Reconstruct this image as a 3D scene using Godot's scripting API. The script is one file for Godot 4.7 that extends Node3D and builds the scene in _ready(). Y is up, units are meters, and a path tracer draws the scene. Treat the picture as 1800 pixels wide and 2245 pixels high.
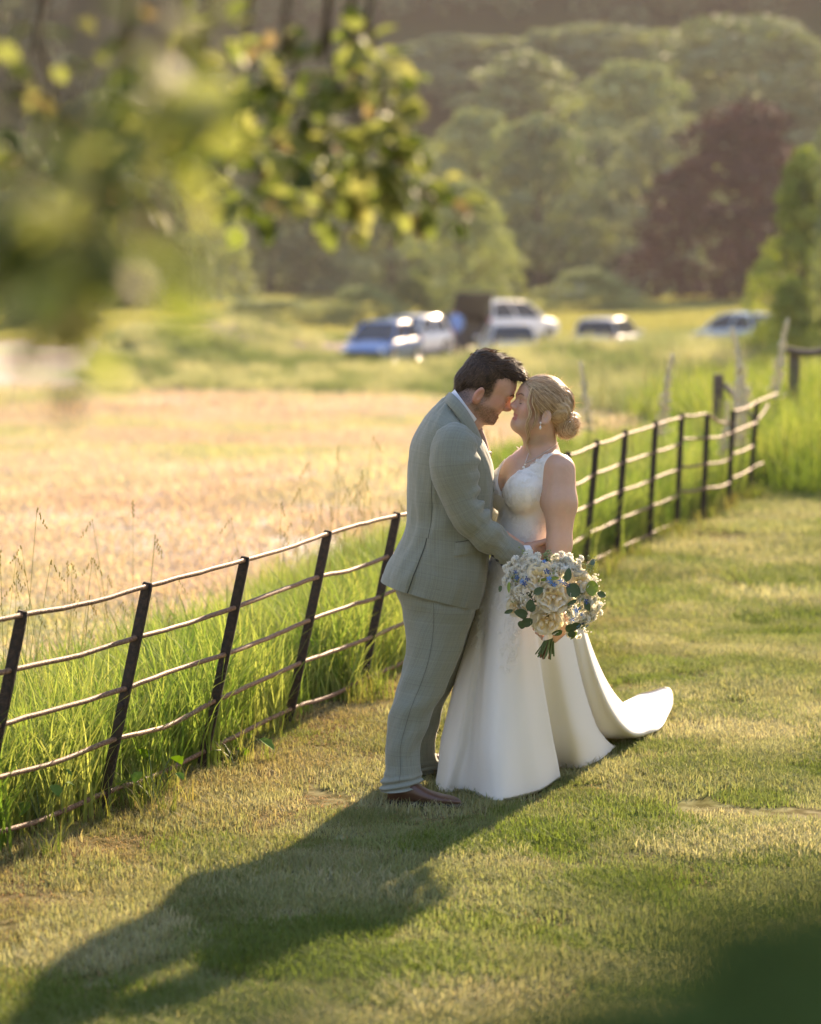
extends Node3D
# A couple beside an old iron estate fence on a lawn, low evening sun behind them; metres, y up.

const FOCAL := 6364.0                     # survey: focal length in units of the survey drawing
const EYE := Vector3(0.0, 2.2, 0.0)
const PITCH := 0.09739                    # the camera looks down by 5.58 degrees

var rng := RandomNumberGenerator.new()
var bumps := FastNoiseLite.new()
var patches := FastNoiseLite.new()
var names := {}
var M := {}


func _ready() -> void:
	rng.seed = 11
	bumps.seed = 3
	bumps.frequency = 1.0
	bumps.fractal_octaves = 3
	patches.seed = 9
	patches.frequency = 1.0
	patches.fractal_octaves = 4
	camera_and_light()
	materials()
	terrain()
	background()
	parked_cars()
	fences()
	groom()
	bride()
	bouquet()
	grasses()
	weeds_and_spikes()
	overhang()


func camera_and_light() -> void:
	var cam := Camera3D.new()
	cam.name = "camera"
	cam.position = EYE
	cam.rotation.x = -PITCH
	cam.near = 0.05
	cam.far = 1500.0
	var lens := CameraAttributesPhysical.new()
	lens.frustum_focal_length = 68.06
	lens.frustum_focus_distance = 11.25
	lens.exposure_aperture = 1.5
	lens.frustum_near = 0.05
	lens.frustum_far = 1500.0
	cam.attributes = lens
	add_child(cam)
	cam.current = true

	var sun := DirectionalLight3D.new()
	sun.name = "sun"
	var e := deg_to_rad(24.0)
	var az := deg_to_rad(21.0)            # light comes from beyond the couple, a little from the right
	var travel := Vector3(-sin(az) * cos(e), -sin(e), cos(az) * cos(e))
	sun.look_at_from_position(Vector3.ZERO, travel, Vector3.UP)
	sun.light_color = Color(1.0, 0.885, 0.74)
	sun.light_energy = 1.6
	sun.light_angular_distance = 1.0
	sun.shadow_enabled = true
	add_child(sun)

	var env := Environment.new()
	env.background_mode = Environment.BG_SKY
	var sm := ProceduralSkyMaterial.new()
	sm.sky_top_color = Color(0.50, 0.62, 0.80)
	sm.sky_horizon_color = Color(0.93, 0.88, 0.80)
	sm.sky_curve = 0.18
	sm.ground_bottom_color = Color(0.25, 0.24, 0.14)
	sm.ground_horizon_color = Color(0.6, 0.55, 0.42)
	sm.sun_angle_max = 0.0
	sm.sky_energy_multiplier = 0.70
	var sky := Sky.new()
	sky.sky_material = sm
	env.sky = sky
	env.tonemap_mode = Environment.TONE_MAPPER_LINEAR
	env.tonemap_exposure = 4.6
	env.fog_enabled = true
	env.fog_density = 0.00032
	env.fog_light_color = Color(1.0, 0.95, 0.91)
	env.sdfgi_enabled = true
	env.ssao_enabled = true
	env.ssil_enabled = true
	var we := WorldEnvironment.new()
	we.name = "world_environment"
	we.environment = env
	add_child(we)


# ---------------------------------------------------------------- survey helpers
func ray(px: float, py: float) -> Vector3:
	var dx := (px - 900.0) / FOCAL
	var dy := -(py - 1122.0) / FOCAL
	return Vector3(dx, -sin(PITCH) + dy * cos(PITCH), -cos(PITCH) - dy * sin(PITCH))


func at(px: float, py: float, z: float) -> Vector3:   # drawing coordinates and a depth -> a point in metres
	var r := ray(px, py)
	return EYE + r * (z / r.z)


func on_level(px: float, py: float, y: float) -> Vector3:
	var r := ray(px, py)
	return EYE + r * ((y - EYE.y) / r.y)


# ---------------------------------------------------------------- scene tree helpers
func numbered(called: String) -> String:
	var n: int = names.get(called, -1) + 1
	names[called] = n
	return called if n == 0 else "%s_%03d" % [called, n]


func thing(called: String, label: String, category: String, where := Vector3.ZERO, group := "") -> Node3D:
	var o := Node3D.new()
	o.name = numbered(called)
	add_child(o)
	o.position = where
	tag(o, label, category, group)
	return o


func tag(o: Node3D, label: String, category: String, group := "", kind := "") -> void:
	o.set_meta("label", label)
	o.set_meta("category", category)
	if group:
		o.set_meta("group", group)
	if kind:
		o.set_meta("kind", kind)


func part(called: String, mesh: Mesh, m: Material, parent: Node3D) -> MeshInstance3D:
	var o := MeshInstance3D.new()
	o.name = called if parent != self else numbered(called)
	o.mesh = mesh
	o.material_override = m
	o.cast_shadow = GeometryInstance3D.SHADOW_CASTING_SETTING_ON
	parent.add_child(o, true)
	return o


func structure(called: String, mesh: Mesh, m: Material, label: String, category: String) -> MeshInstance3D:
	var o := part(called, mesh, m, self)
	tag(o, label, category, "", "structure")
	return o


# ---------------------------------------------------------------- materials
func srgb(r: float, g: float, b: float) -> Color:   # linear base colour -> albedo_color
	return Color(r, g, b).linear_to_srgb()


func mat(r: float, g: float, b: float, rough := 0.8, tinted := false) -> StandardMaterial3D:
	var m := StandardMaterial3D.new()
	m.albedo_color = srgb(r, g, b)
	m.roughness = rough
	m.vertex_color_use_as_albedo = tinted
	return m


func leafy(r: float, g: float, b: float, through: Color, rough := 0.55) -> StandardMaterial3D:
	var m := mat(r, g, b, rough, true)
	m.cull_mode = BaseMaterial3D.CULL_DISABLED
	m.backlight_enabled = true
	m.backlight = through
	m.metallic_specular = 0.35
	return m


func noise_tex(freq: float, size: int, lo: Color, hi: Color, seed_: int, normal := false) -> NoiseTexture2D:
	var n := FastNoiseLite.new()
	n.seed = seed_
	n.frequency = freq
	n.fractal_octaves = 4
	var t := NoiseTexture2D.new()
	t.width = size
	t.height = size
	t.seamless = true
	t.noise = n
	if normal:
		t.as_normal_map = true
		t.bump_strength = 4.0
	else:
		var g := Gradient.new()
		g.set_color(0, lo)
		g.set_color(1, hi)
		g.set_offset(0, 0.25)
		g.set_offset(1, 0.75)
		t.color_ramp = g
	return t


func weave_tex(a: Color, b: Color, seed_: int) -> ImageTexture:   # slubby two-tone plain weave
	var r := RandomNumberGenerator.new()
	r.seed = seed_
	var n := 256
	var im := Image.create(n, n, false, Image.FORMAT_RGB8)
	var warp := PackedFloat32Array()
	var weft := PackedFloat32Array()
	for i in n:
		warp.append(r.randf_range(-0.5, 0.5) * (1.0 if r.randf() > 0.12 else 2.2))
		weft.append(r.randf_range(-0.5, 0.5) * (1.0 if r.randf() > 0.12 else 2.2))
	for y in n:
		for x in n:
			var over := (x / 2 + y / 2) % 2
			var s := 0.5 + (warp[x] if over == 0 else weft[y]) * 0.6 + r.randf_range(-0.12, 0.12)
			im.set_pixel(x, y, a.lerp(b, clampf(s, 0.0, 1.0)))
	return ImageTexture.create_from_image(im)


func materials() -> void:
	M.ground = mat(1, 1, 1, 0.95, true)
	M.ground.albedo_texture = noise_tex(0.02, 512, Color(0.72, 0.70, 0.66), Color(1, 1, 1), 5)
	M.ground.metallic_specular = 0.0
	M.ground.uv1_triplanar = true
	M.ground.uv1_world_triplanar = true
	M.ground.uv1_scale = Vector3(0.9, 0.9, 0.9)
	M.gravel = mat(0.36, 0.30, 0.28, 0.95)
	M.gravel.albedo_texture = noise_tex(0.2, 256, Color(0.6, 0.6, 0.6), Color(1, 1, 1), 8)
	M.gravel.metallic_specular = 0.0
	M.gravel.uv1_triplanar = true
	M.gravel.uv1_scale = Vector3(0.4, 0.4, 0.4)
	M.blade = leafy(1, 1, 1, Color(0.95, 0.95, 0.84), 0.7)
	M.blade.metallic_specular = 0.2
	M.straw = leafy(1, 1, 1, Color(0.92, 0.86, 0.70), 0.8)
	M.straw.metallic_specular = 0.15
	M.foliage = leafy(1, 1, 1, Color(0.72, 0.74, 0.48), 0.7)
	M.copper = leafy(1, 1, 1, Color(0.45, 0.22, 0.18), 0.8)
	M.bark = mat(0.10, 0.075, 0.055, 0.95)
	M.bark.albedo_texture = noise_tex(0.05, 256, Color(0.5, 0.5, 0.5), Color(1, 1, 1), 21)
	M.bark.uv1_triplanar = true
	M.bark.uv1_scale = Vector3(3, 1, 3)
	M.leaf = leafy(1, 1, 1, Color(0.94, 0.95, 0.66), 0.6)
	M.iron = mat(0.030, 0.024, 0.021, 0.75)
	M.iron.albedo_texture = noise_tex(0.03, 256, Color(0.55, 0.5, 0.48), Color(1.0, 0.82, 0.72), 31)
	M.iron.uv1_triplanar = true
	M.iron.uv1_scale = Vector3(4, 4, 4)
	M.iron.normal_enabled = true
	M.iron.normal_texture = noise_tex(0.06, 256, Color.BLACK, Color.WHITE, 32, true)
	M.iron.normal_scale = 0.6
	M.rail = mat(0.38, 0.27, 0.19, 0.6)
	M.rail.metallic_specular = 0.3
	M.rail.albedo_texture = noise_tex(0.05, 256, Color(0.5, 0.42, 0.38), Color(1.0, 0.95, 0.9), 33)
	M.rail.uv1_triplanar = true
	M.rail.uv1_scale = Vector3(7, 7, 7)
	M.rail.normal_enabled = true
	M.rail.normal_texture = noise_tex(0.08, 256, Color.BLACK, Color.WHITE, 34, true)
	M.rail.normal_scale = 0.8
	M.old_wood = mat(0.20, 0.16, 0.13, 0.9)
	M.old_wood.albedo_texture = noise_tex(0.06, 256, Color(0.5, 0.48, 0.46), Color(1, 1, 1), 35)
	M.old_wood.uv1_triplanar = true
	M.old_wood.uv1_scale = Vector3(6, 1.2, 6)
	M.suit = mat(1, 1, 1, 0.85)
	M.suit.albedo_texture = weave_tex(srgb(0.120, 0.130, 0.100), srgb(0.275, 0.292, 0.230), 3)
	M.suit.uv1_scale = Vector3(7, 7, 7)
	M.suit.rim_enabled = true
	M.suit.rim = 0.5
	M.suit.rim_tint = 0.3
	M.seam = mat(0.05, 0.055, 0.042, 0.9)
	M.button = mat(0.012, 0.012, 0.014, 0.3)
	M.shirt = mat(0.78, 0.78, 0.80, 0.7)
	M.shirt.backlight_enabled = true
	M.shirt.backlight = Color(0.4, 0.4, 0.4)
	M.tie = mat(0.36, 0.215, 0.165, 0.55)
	M.tie.rim_enabled = true
	M.tie.rim = 0.4
	M.pearl = mat(0.75, 0.70, 0.62, 0.2)
	M.silver = mat(0.7, 0.66, 0.6, 0.3)
	M.silver.metallic = 0.9
	M.skin = mat(1, 1, 1, 0.48, true)
	M.skin.subsurf_scatter_enabled = true
	M.skin.subsurf_scatter_strength = 0.25
	M.hair = leafy(1, 1, 1, Color(0.55, 0.42, 0.28), 0.42)
	M.hair.rim_enabled = true
	M.hair.rim = 0.3
	M.lash = mat(0.02, 0.014, 0.01, 0.7)
	M.nail = mat(0.72, 0.52, 0.45, 0.25)
	M.stem_brown = mat(0.20, 0.09, 0.05, 0.6)
	M.teeth = mat(0.75, 0.72, 0.66, 0.3)
	M.shoe = mat(0.085, 0.040, 0.024, 0.32)
	M.sole = mat(0.02, 0.014, 0.01, 0.7)
	M.satin = mat(0.80, 0.775, 0.725, 0.42)
	M.satin.rim_enabled = true
	M.satin.rim = 0.25
	M.satin.backlight_enabled = true
	M.satin.backlight = Color(0.30, 0.27, 0.20)
	M.satin.cull_mode = BaseMaterial3D.CULL_DISABLED
	M.bodice = M.satin.duplicate()
	M.bodice.normal_enabled = true
	M.bodice.normal_texture = noise_tex(0.045, 512, Color.BLACK, Color.WHITE, 61, true)
	M.bodice.normal_scale = 0.55
	M.bodice.uv1_triplanar = true
	M.bodice.uv1_scale = Vector3(6, 6, 6)
	M.bodice.roughness = 0.6
	M.lace = mat(0.84, 0.82, 0.775, 0.6)
	M.lace.backlight_enabled = true
	M.lace.backlight = Color(0.4, 0.38, 0.34)
	M.lace.cull_mode = BaseMaterial3D.CULL_DISABLED
	M.petal = leafy(1, 1, 1, Color(0.62, 0.60, 0.52), 0.6)
	M.stem = mat(0.07, 0.12, 0.03, 0.5)
	M.ribbon = mat(0.75, 0.70, 0.64, 0.45)
	M.eucalyptus = leafy(1, 1, 1, Color(0.35, 0.42, 0.14), 0.55)
	M.glass = mat(0.02, 0.025, 0.03, 0.06)
	M.tyre = mat(0.02, 0.02, 0.02, 0.9)
	M.rim = mat(0.45, 0.45, 0.46, 0.35)
	M.rim.metallic = 0.7
	M.lamp = mat(0.75, 0.75, 0.75, 0.1)
	M.tail = mat(0.35, 0.02, 0.02, 0.2)
	M.trim = mat(0.015, 0.015, 0.017, 0.6)


func paint(r: float, g: float, b: float) -> StandardMaterial3D:
	var m := mat(r, g, b, 0.35)
	m.clearcoat_enabled = true
	m.clearcoat = 1.0
	m.clearcoat_roughness = 0.04
	return m


# ---------------------------------------------------------------- mesh building
class Form:
	var v := PackedVector3Array()
	var uv := PackedVector2Array()
	var c := PackedColorArray()
	var ix := PackedInt32Array()
	var tint := Color.WHITE

	func add(p: Vector3, t := Vector2.ZERO) -> int:
		v.append(p)
		uv.append(t)
		c.append(tint)
		return v.size() - 1

	func tri(a: int, b: int, d: int) -> void:
		ix.append(a)
		ix.append(b)
		ix.append(d)

	func quad(a: int, b: int, d: int, e: int) -> void:
		tri(a, b, d)
		tri(a, d, e)

	func flat_quad(a: Vector3, b: Vector3, d: Vector3, e: Vector3) -> void:
		var n := v.size()
		add(a, Vector2(0, 0))
		add(b, Vector2(1, 0))
		add(d, Vector2(1, 1))
		add(e, Vector2(0, 1))
		quad(n, n + 1, n + 2, n + 3)

	# rows of equal length; wrap joins the last column to the first. uv in metres along the first row and down the rows.
	func sheet(rows: Array, wrap: bool, su := 1.0, sv := 1.0, flip := false) -> void:
		var n0 := v.size()
		var w: int = rows[0].size()
		var cols := w + 1 if wrap else w
		var down := 0.0
		for i in rows.size():
			var r: PackedVector3Array = rows[i]
			if i > 0:
				var q: PackedVector3Array = rows[i - 1]
				down += r[w / 4].distance_to(q[w / 4])
			var along := 0.0
			for j in cols:
				var p := r[j % w]
				if j > 0:
					along += p.distance_to(r[j - 1])
				add(p, Vector2(along * su, down * sv))
		for i in rows.size() - 1:
			for j in cols - 1:
				var a := n0 + i * cols + j
				if flip:
					quad(a, a + cols, a + cols + 1, a + 1)
				else:
					quad(a, a + 1, a + cols + 1, a + cols)

	func fan(ring: PackedVector3Array, flip := false) -> void:
		var n0 := v.size()
		var m := Vector3.ZERO
		for p in ring:
			m += p
		add(m / ring.size())
		for p in ring:
			add(p)
		for j in ring.size():
			var a := n0 + 1 + j
			var b := n0 + 1 + (j + 1) % ring.size()
			if flip:
				tri(n0, b, a)
			else:
				tri(n0, a, b)

	func tube(path: PackedVector3Array, radii: PackedFloat32Array, sides := 8, caps := true) -> void:
		var rows := []
		var ref := Vector3(0.31, 0.2, 0.93)
		for i in path.size():
			var d := (path[mini(i + 1, path.size() - 1)] - path[maxi(i - 1, 0)]).normalized()
			if absf(d.dot(ref)) > 0.95:
				ref = Vector3(0.9, 0.3, 0.1)
			var x := ref.cross(d).normalized()
			var y := d.cross(x)
			ref = y.cross(d) if false else ref
			var row := PackedVector3Array()
			for k in sides:
				var a := TAU * k / sides
				row.append(path[i] + (x * cos(a) + y * sin(a)) * radii[i])
			rows.append(row)
		sheet(rows, true, 1.0, 1.0, true)
		if caps:
			fan(rows[0], true)
			fan(rows[rows.size() - 1])

	func ball(m: Vector3, r: Vector3, n := 8) -> void:
		var rows := []
		for i in n + 1:
			var t := PI * i / n
			var row := PackedVector3Array()
			for k in n * 2:
				var a := PI * k / n
				row.append(m + Vector3(sin(t) * cos(a) * r.x, cos(t) * r.y, sin(t) * sin(a) * r.z))
			rows.append(row)
		sheet(rows, true)

	# a box whose eight edges along y are chamfered
	func block(m: Vector3, h: Vector3, cut: float, b := Basis.IDENTITY) -> void:
		var ring := func(y: float, k: float) -> PackedVector3Array:
			var o := PackedVector3Array()
			for q in [[1, 1, 0], [1, 1, 1], [-1, 1, 1], [-1, 1, 0], [-1, -1, 0], [-1, -1, 1], [1, -1, 1], [1, -1, 0]]:
				var x: float = q[0] * (h.x - k - (cut if q[2] == 1 else 0.0))
				var z: float = q[1] * (h.z - k - (cut if q[2] == 0 else 0.0))
				o.append(m + b * Vector3(x, y, z))
			return o
		var rows := [ring.call(-h.y, cut), ring.call(-h.y + cut, 0.0), ring.call(h.y - cut, 0.0), ring.call(h.y, cut)]
		sheet(rows, true, 1, 1, true)
		fan(rows[0], true)
		fan(rows[3])

	func mesh(smooth := true) -> ArrayMesh:
		var a := []
		a.resize(Mesh.ARRAY_MAX)
		if smooth:
			var n := PackedVector3Array()
			n.resize(v.size())
			for i in range(0, ix.size(), 3):
				var p := v[ix[i]]
				var f := (v[ix[i + 2]] - p).cross(v[ix[i + 1]] - p)
				n[ix[i]] += f
				n[ix[i + 1]] += f
				n[ix[i + 2]] += f
			# weld the seam of wrapped sheets
			var at_place := {}
			for i in v.size():
				var key := Vector3i((v[i] * 20000.0).round())
				if at_place.has(key):
					at_place[key] += n[i]
				else:
					at_place[key] = n[i]
			for i in v.size():
				var s: Vector3 = at_place[Vector3i((v[i] * 20000.0).round())]
				n[i] = (s if s.dot(n[i]) > 0.0 else n[i]).normalized()
			a[Mesh.ARRAY_VERTEX] = v
			a[Mesh.ARRAY_NORMAL] = n
			a[Mesh.ARRAY_TEX_UV] = uv
			a[Mesh.ARRAY_COLOR] = c
			a[Mesh.ARRAY_INDEX] = ix
		else:
			var fv := PackedVector3Array()
			var fn := PackedVector3Array()
			var fu := PackedVector2Array()
			var fc := PackedColorArray()
			for i in range(0, ix.size(), 3):
				var p := v[ix[i]]
				var f := (v[ix[i + 2]] - p).cross(v[ix[i + 1]] - p).normalized()
				for k in 3:
					fv.append(v[ix[i + k]])
					fn.append(f)
					fu.append(uv[ix[i + k]])
					fc.append(c[ix[i + k]])
			a[Mesh.ARRAY_VERTEX] = fv
			a[Mesh.ARRAY_NORMAL] = fn
			a[Mesh.ARRAY_TEX_UV] = fu
			a[Mesh.ARRAY_COLOR] = fc
		var m := ArrayMesh.new()
		m.add_surface_from_arrays(Mesh.PRIMITIVE_TRIANGLES, a)
		return m


func curve(points: Array, n: int) -> PackedVector3Array:   # Catmull-Rom through the points
	var out := PackedVector3Array()
	var last := points.size() - 1
	for i in n:
		var f := float(i) / (n - 1) * last
		var k := mini(int(f), last - 1)
		var t := f - k
		var p0: Vector3 = points[maxi(k - 1, 0)]
		var p1: Vector3 = points[k]
		var p2: Vector3 = points[k + 1]
		var p3: Vector3 = points[mini(k + 2, last)]
		out.append(p1.cubic_interpolate(p2, p0, p3, t))
	return out


func along(values: Array, f: float) -> float:   # smooth lookup, f in 0..1
	var last := values.size() - 1
	var g := clampf(f, 0, 1) * last
	var k := mini(int(g), last - 1)
	return cubic_interpolate(values[k], values[k + 1], values[maxi(k - 1, 0)], values[mini(k + 2, last)], g - k)


func bump(x: float, m: float, w: float) -> float:
	var q := (x - m) / w
	return exp(-q * q)


# ---------------------------------------------------------------- bodies: smooth union of tapered bones, meshed as surface nets
class Bone:
	var kind := 0            # 0 tapered capsule, 1 ellipsoid
	var a: Vector3
	var ba: Vector3
	var l2 := 1.0
	var r0 := 0.0
	var dr := 0.0
	var k := 0.01
	var cut := false
	var inv: Transform3D
	var rr: Vector3
	var r2: Vector3

	func d(p: Vector3) -> float:
		if kind == 0:
			var pa := p - a
			var h := clampf(pa.dot(ba) / l2, 0.0, 1.0)
			return (pa - ba * h).length() - (r0 + dr * h)
		var q := inv * p
		var k0 := (q / rr).length()
		var k1 := (q / r2).length()
		return k0 * (k0 - 1.0) / maxf(k1, 1e-6)


func bone(a: Vector3, b: Vector3, ra: float, rb: float, k := 0.01, cut := false) -> Bone:
	var o := Bone.new()
	o.a = a
	o.ba = b - a
	o.l2 = maxf(o.ba.length_squared(), 1e-9)
	o.r0 = ra
	o.dr = rb - ra
	o.k = k
	o.cut = cut
	return o


func egg(t: Transform3D, r: Vector3, k := 0.01, cut := false) -> Bone:
	var o := Bone.new()
	o.kind = 1
	o.inv = t.affine_inverse()
	o.a = t.origin
	o.rr = r
	o.r2 = r * r
	o.k = k
	o.cut = cut
	return o


func field(list: Array, p: Vector3) -> float:
	var d := 1e3
	for b: Bone in list:
		var e := b.d(p)
		if b.cut:
			var hc := maxf(b.k - absf(d + e), 0.0) / b.k
			d = maxf(d, -e) + hc * hc * b.k * 0.25
		else:
			var h := maxf(b.k - absf(d - e), 0.0) / b.k
			d = minf(d, e) - h * h * b.k * 0.25
	return d


# adds the surface of the bones to f; more(p, d) may change the distance, dye(p) gives the colour
func flesh(f: Form, list: Array, cell: float, lo: Vector3, hi: Vector3, dye: Callable, more = null) -> void:
	var bs := 6
	var n := Vector3i(((hi - lo) / cell).ceil()) + Vector3i.ONE
	n = (n / bs + Vector3i.ONE) * bs
	var nx := n.x
	var nxy := n.x * n.y
	var val := PackedFloat32Array()
	val.resize(nxy * n.z)
	val.fill(1.0)
	var live := []
	var half := cell * bs * 0.5
	var reach := half * 1.733 + cell
	var has_more: bool = more != null
	for bz in n.z / bs:
		for by in n.y / bs:
			for bx in n.x / bs:
				var m := lo + Vector3(bx, by, bz) * (cell * bs) + Vector3.ONE * half
				var d0 := field(list, m)
				if d0 > reach * 1.6 + 0.012:
					continue
				if d0 < -reach * 1.9 - 0.012 and not has_more:
					for kz in bs:
						for ky in bs:
							var o := bx * bs + (by * bs + ky) * nx + (bz * bs + kz) * nxy
							for kx in bs:
								val[o + kx] = -1.0
					continue
				var near := []
				for b: Bone in list:
					if b.d(m) < maxf(d0, -reach if b.cut else d0) + reach * 2.2 + b.k * 2.0 + 0.01:
						near.append(b)
				live.append(Vector3i(bx, by, bz))
				for kz in bs:
					for ky in bs:
						var o := bx * bs + (by * bs + ky) * nx + (bz * bs + kz) * nxy
						var p := lo + Vector3(bx * bs, by * bs + ky, bz * bs + kz) * cell
						for kx in bs:
							var d := field(near, p)
							if has_more:
								d = more.call(p, d)
							val[o + kx] = d
							p.x += cell
	var id := PackedInt32Array()
	id.resize(val.size())
	id.fill(-1)
	var corner := PackedInt32Array([0, 1, nx, nx + 1, nxy, nxy + 1, nxy + nx, nxy + nx + 1])
	var edges := [[0, 1], [2, 3], [4, 5], [6, 7], [0, 2], [1, 3], [4, 6], [5, 7], [0, 4], [1, 5], [2, 6], [3, 7]]
	var off := [Vector3(0, 0, 0), Vector3(1, 0, 0), Vector3(0, 1, 0), Vector3(1, 1, 0), Vector3(0, 0, 1), Vector3(1, 0, 1), Vector3(0, 1, 1), Vector3(1, 1, 1)]
	var cells := PackedInt32Array()
	for l: Vector3i in live:
		for kz in bs:
			var z := l.z * bs + kz
			if z >= n.z - 1:
				continue
			for ky in bs:
				var y := l.y * bs + ky
				if y >= n.y - 1:
					continue
				for kx in bs:
					var x := l.x * bs + kx
					if x >= n.x - 1:
						continue
					var o := x + y * nx + z * nxy
					var inside := 0
					for q in 8:
						if val[o + corner[q]] < 0.0:
							inside += 1
					if inside == 0 or inside == 8:
						continue
					var s := Vector3.ZERO
					var cnt := 0
					for e in edges:
						var e0: int = e[0]
						var e1: int = e[1]
						var va := val[o + corner[e0]]
						var vb := val[o + corner[e1]]
						if (va < 0.0) != (vb < 0.0):
							var t := va / (va - vb)
							var oa: Vector3 = off[e0]
							var ob: Vector3 = off[e1]
							s += oa.lerp(ob, t)
							cnt += 1
					var p := lo + (Vector3(x, y, z) + s / cnt) * cell
					f.tint = dye.call(p)
					id[o] = f.add(p, Vector2(p.x, p.y))
					cells.append(o)
	for o in cells:
		for ax in 3:
			var step: int = [1, nx, nxy][ax]
			var u: int = [nx, nxy, 1][ax]
			var w: int = [nxy, 1, nx][ax]
			var va := val[o]
			var vb := val[o + step]
			if (va < 0.0) == (vb < 0.0) or o - u - w < 0:
				continue
			var q0 := id[o]
			var q1 := id[o - u]
			var q2 := id[o - u - w]
			var q3 := id[o - w]
			if q0 < 0 or q1 < 0 or q2 < 0 or q3 < 0:
				continue
			if va < 0.0:
				f.quad(q0, q3, q2, q1)
			else:
				f.quad(q0, q1, q2, q3)
	f.tint = Color.WHITE


func mix(a: Color, b: Color, t: float) -> Color:
	return a.lerp(b, clampf(t, 0.0, 1.0))


# ---------------------------------------------------------------- land
const FENCE_Z := [2.0, -6.5, -9.0, -9.95, -10.8, -11.71, -12.8, -13.67, -14.65, -15.65, -16.6, -17.6, -18.63, -19.65, -20.65, -21.6, -25.0, -40.0, -90.0]
const FENCE_X := [-5.6, -2.75, -1.82, -1.47, -1.113, -0.798, -0.491, -0.184, 0.10, 0.37, 0.63, 0.89, 1.148, 1.42, 1.72, 2.0, 2.95, 7.6, 22.0]


func fence_x(z: float) -> float:
	for i in FENCE_Z.size() - 1:
		if z >= FENCE_Z[i + 1]:
			return lerpf(FENCE_X[i + 1], FENCE_X[i], clampf((z - FENCE_Z[i + 1]) / (FENCE_Z[i] - FENCE_Z[i + 1]), 0, 1))
	return FENCE_X[-1]


func land(x: float, z: float) -> float:
	var s := x - fence_x(z)
	var drop_field := 2.5 * smoothstep(14.0, 75.0, -z)
	var drop_lawn := 2.5 * smoothstep(36.0, 80.0, -z)
	var y := -lerpf(drop_lawn, drop_field, smoothstep(0.3, 9.0, -s))
	y -= 0.06 * smoothstep(11.0, 22.0, -z) * (1.0 - smoothstep(22.0, 60.0, -z))
	y += bumps.get_noise_2d(x * 0.35, z * 0.35) * 0.05 * smoothstep(2.0, 8.0, Vector2(x - 0.4, z + 11.4).length())
	if z < -150.0:
		y += bumps.get_noise_2d(x * 0.02, z * 0.02) * 1.2 * smoothstep(150.0, 200.0, -z)
	if z < -215.0:
		y += pow((-z - 215.0) / 235.0, 1.25) * 78.0
	# grassed bank in front of the parked cars and the hump on its left
	y += 0.55 * bump(z, -90.0, 6.0) * smoothstep(2.0, 4.5, x) * (1.0 - smoothstep(14.0, 24.0, x))
	y += 1.3 * bump(z, -105.0, 9.0) * bump(x, -7.5, 4.2)
	return y


func lawn_colour(x: float, z: float) -> Color:   # green and straw in patches, the same mix all over the lawn
	var dry := clampf(patches.get_noise_2d(x * 0.55, z * 0.55) * 0.85 + 0.40 + patches.get_noise_2d(x * 2.3 + 40.0, z * 2.3) * 0.9, 0.0, 1.0)
	return mix(Color(0.155, 0.212, 0.040), Color(0.47, 0.44, 0.26), dry)


func field_colour(x: float, z: float) -> Color:
	var n := patches.get_noise_2d(x * 0.16, z * 0.07) * 1.6 + patches.get_noise_2d(x * 0.7, z * 0.35) * 0.7
	return mix(mix(Color(0.60, 0.55, 0.45), Color(0.56, 0.47, 0.39), n + 0.3), Color(0.47, 0.50, 0.29), n * -1.5)


func ground_colour(x: float, z: float) -> Color:
	var s := x - fence_x(z)
	var soil := mix(Color(0.10, 0.085, 0.035), Color(0.17, 0.12, 0.065), patches.get_noise_2d(x * 0.9, z * 0.9) + 0.4)
	var field_c := field_colour(x, z)
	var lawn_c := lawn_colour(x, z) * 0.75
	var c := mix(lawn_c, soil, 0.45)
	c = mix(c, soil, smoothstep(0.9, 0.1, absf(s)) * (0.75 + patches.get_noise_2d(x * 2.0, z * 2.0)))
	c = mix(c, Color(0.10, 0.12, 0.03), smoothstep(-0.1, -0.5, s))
	c = mix(c, field_c, smoothstep(strip_width(z) * 0.7, strip_width(z) * 1.1, -s))
	var bank := mix(Color(0.17, 0.21, 0.07), Color(0.32, 0.31, 0.13), patches.get_noise_2d(x * 0.3, z * 0.3) + 0.4)
	if in_bank(x, z):
		c = bank
	if z < -128.0:
		c = mix(mix(Color(0.33, 0.33, 0.12), Color(0.27, 0.30, 0.10), patches.get_noise_2d(x * 0.1, z * 0.1) + 0.5), c, smoothstep(-133.0, -128.0, z))
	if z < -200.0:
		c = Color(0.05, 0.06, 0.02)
	c.a = 1.0
	return c


func strip_width(z: float) -> float:   # how far the uncut grass reaches from the fence into the field
	return lerpf(1.4, 3.4, smoothstep(19.0, 32.0, -z)) + 0.3 * bumps.get_noise_1d(z * 0.8)


const BANK := [Vector2(-9.9, -84.0), Vector2(-4.0, -83.0), Vector2(2.0, -80.5), Vector2(6.5, -70.0), Vector2(7.0, -50.0), Vector2(7.5, -34.0), Vector2(40.0, -34.0), Vector2(60.0, -128.0), Vector2(14.0, -126.0), Vector2(4.0, -104.0), Vector2(-4.0, -104.0), Vector2(-2.6, -124.0), Vector2(-13.0, -124.0), Vector2(-10.5, -100.0)]


func in_bank(x: float, z: float) -> bool:
	return Geometry2D.is_point_in_polygon(Vector2(x, z), PackedVector2Array(BANK))


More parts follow.
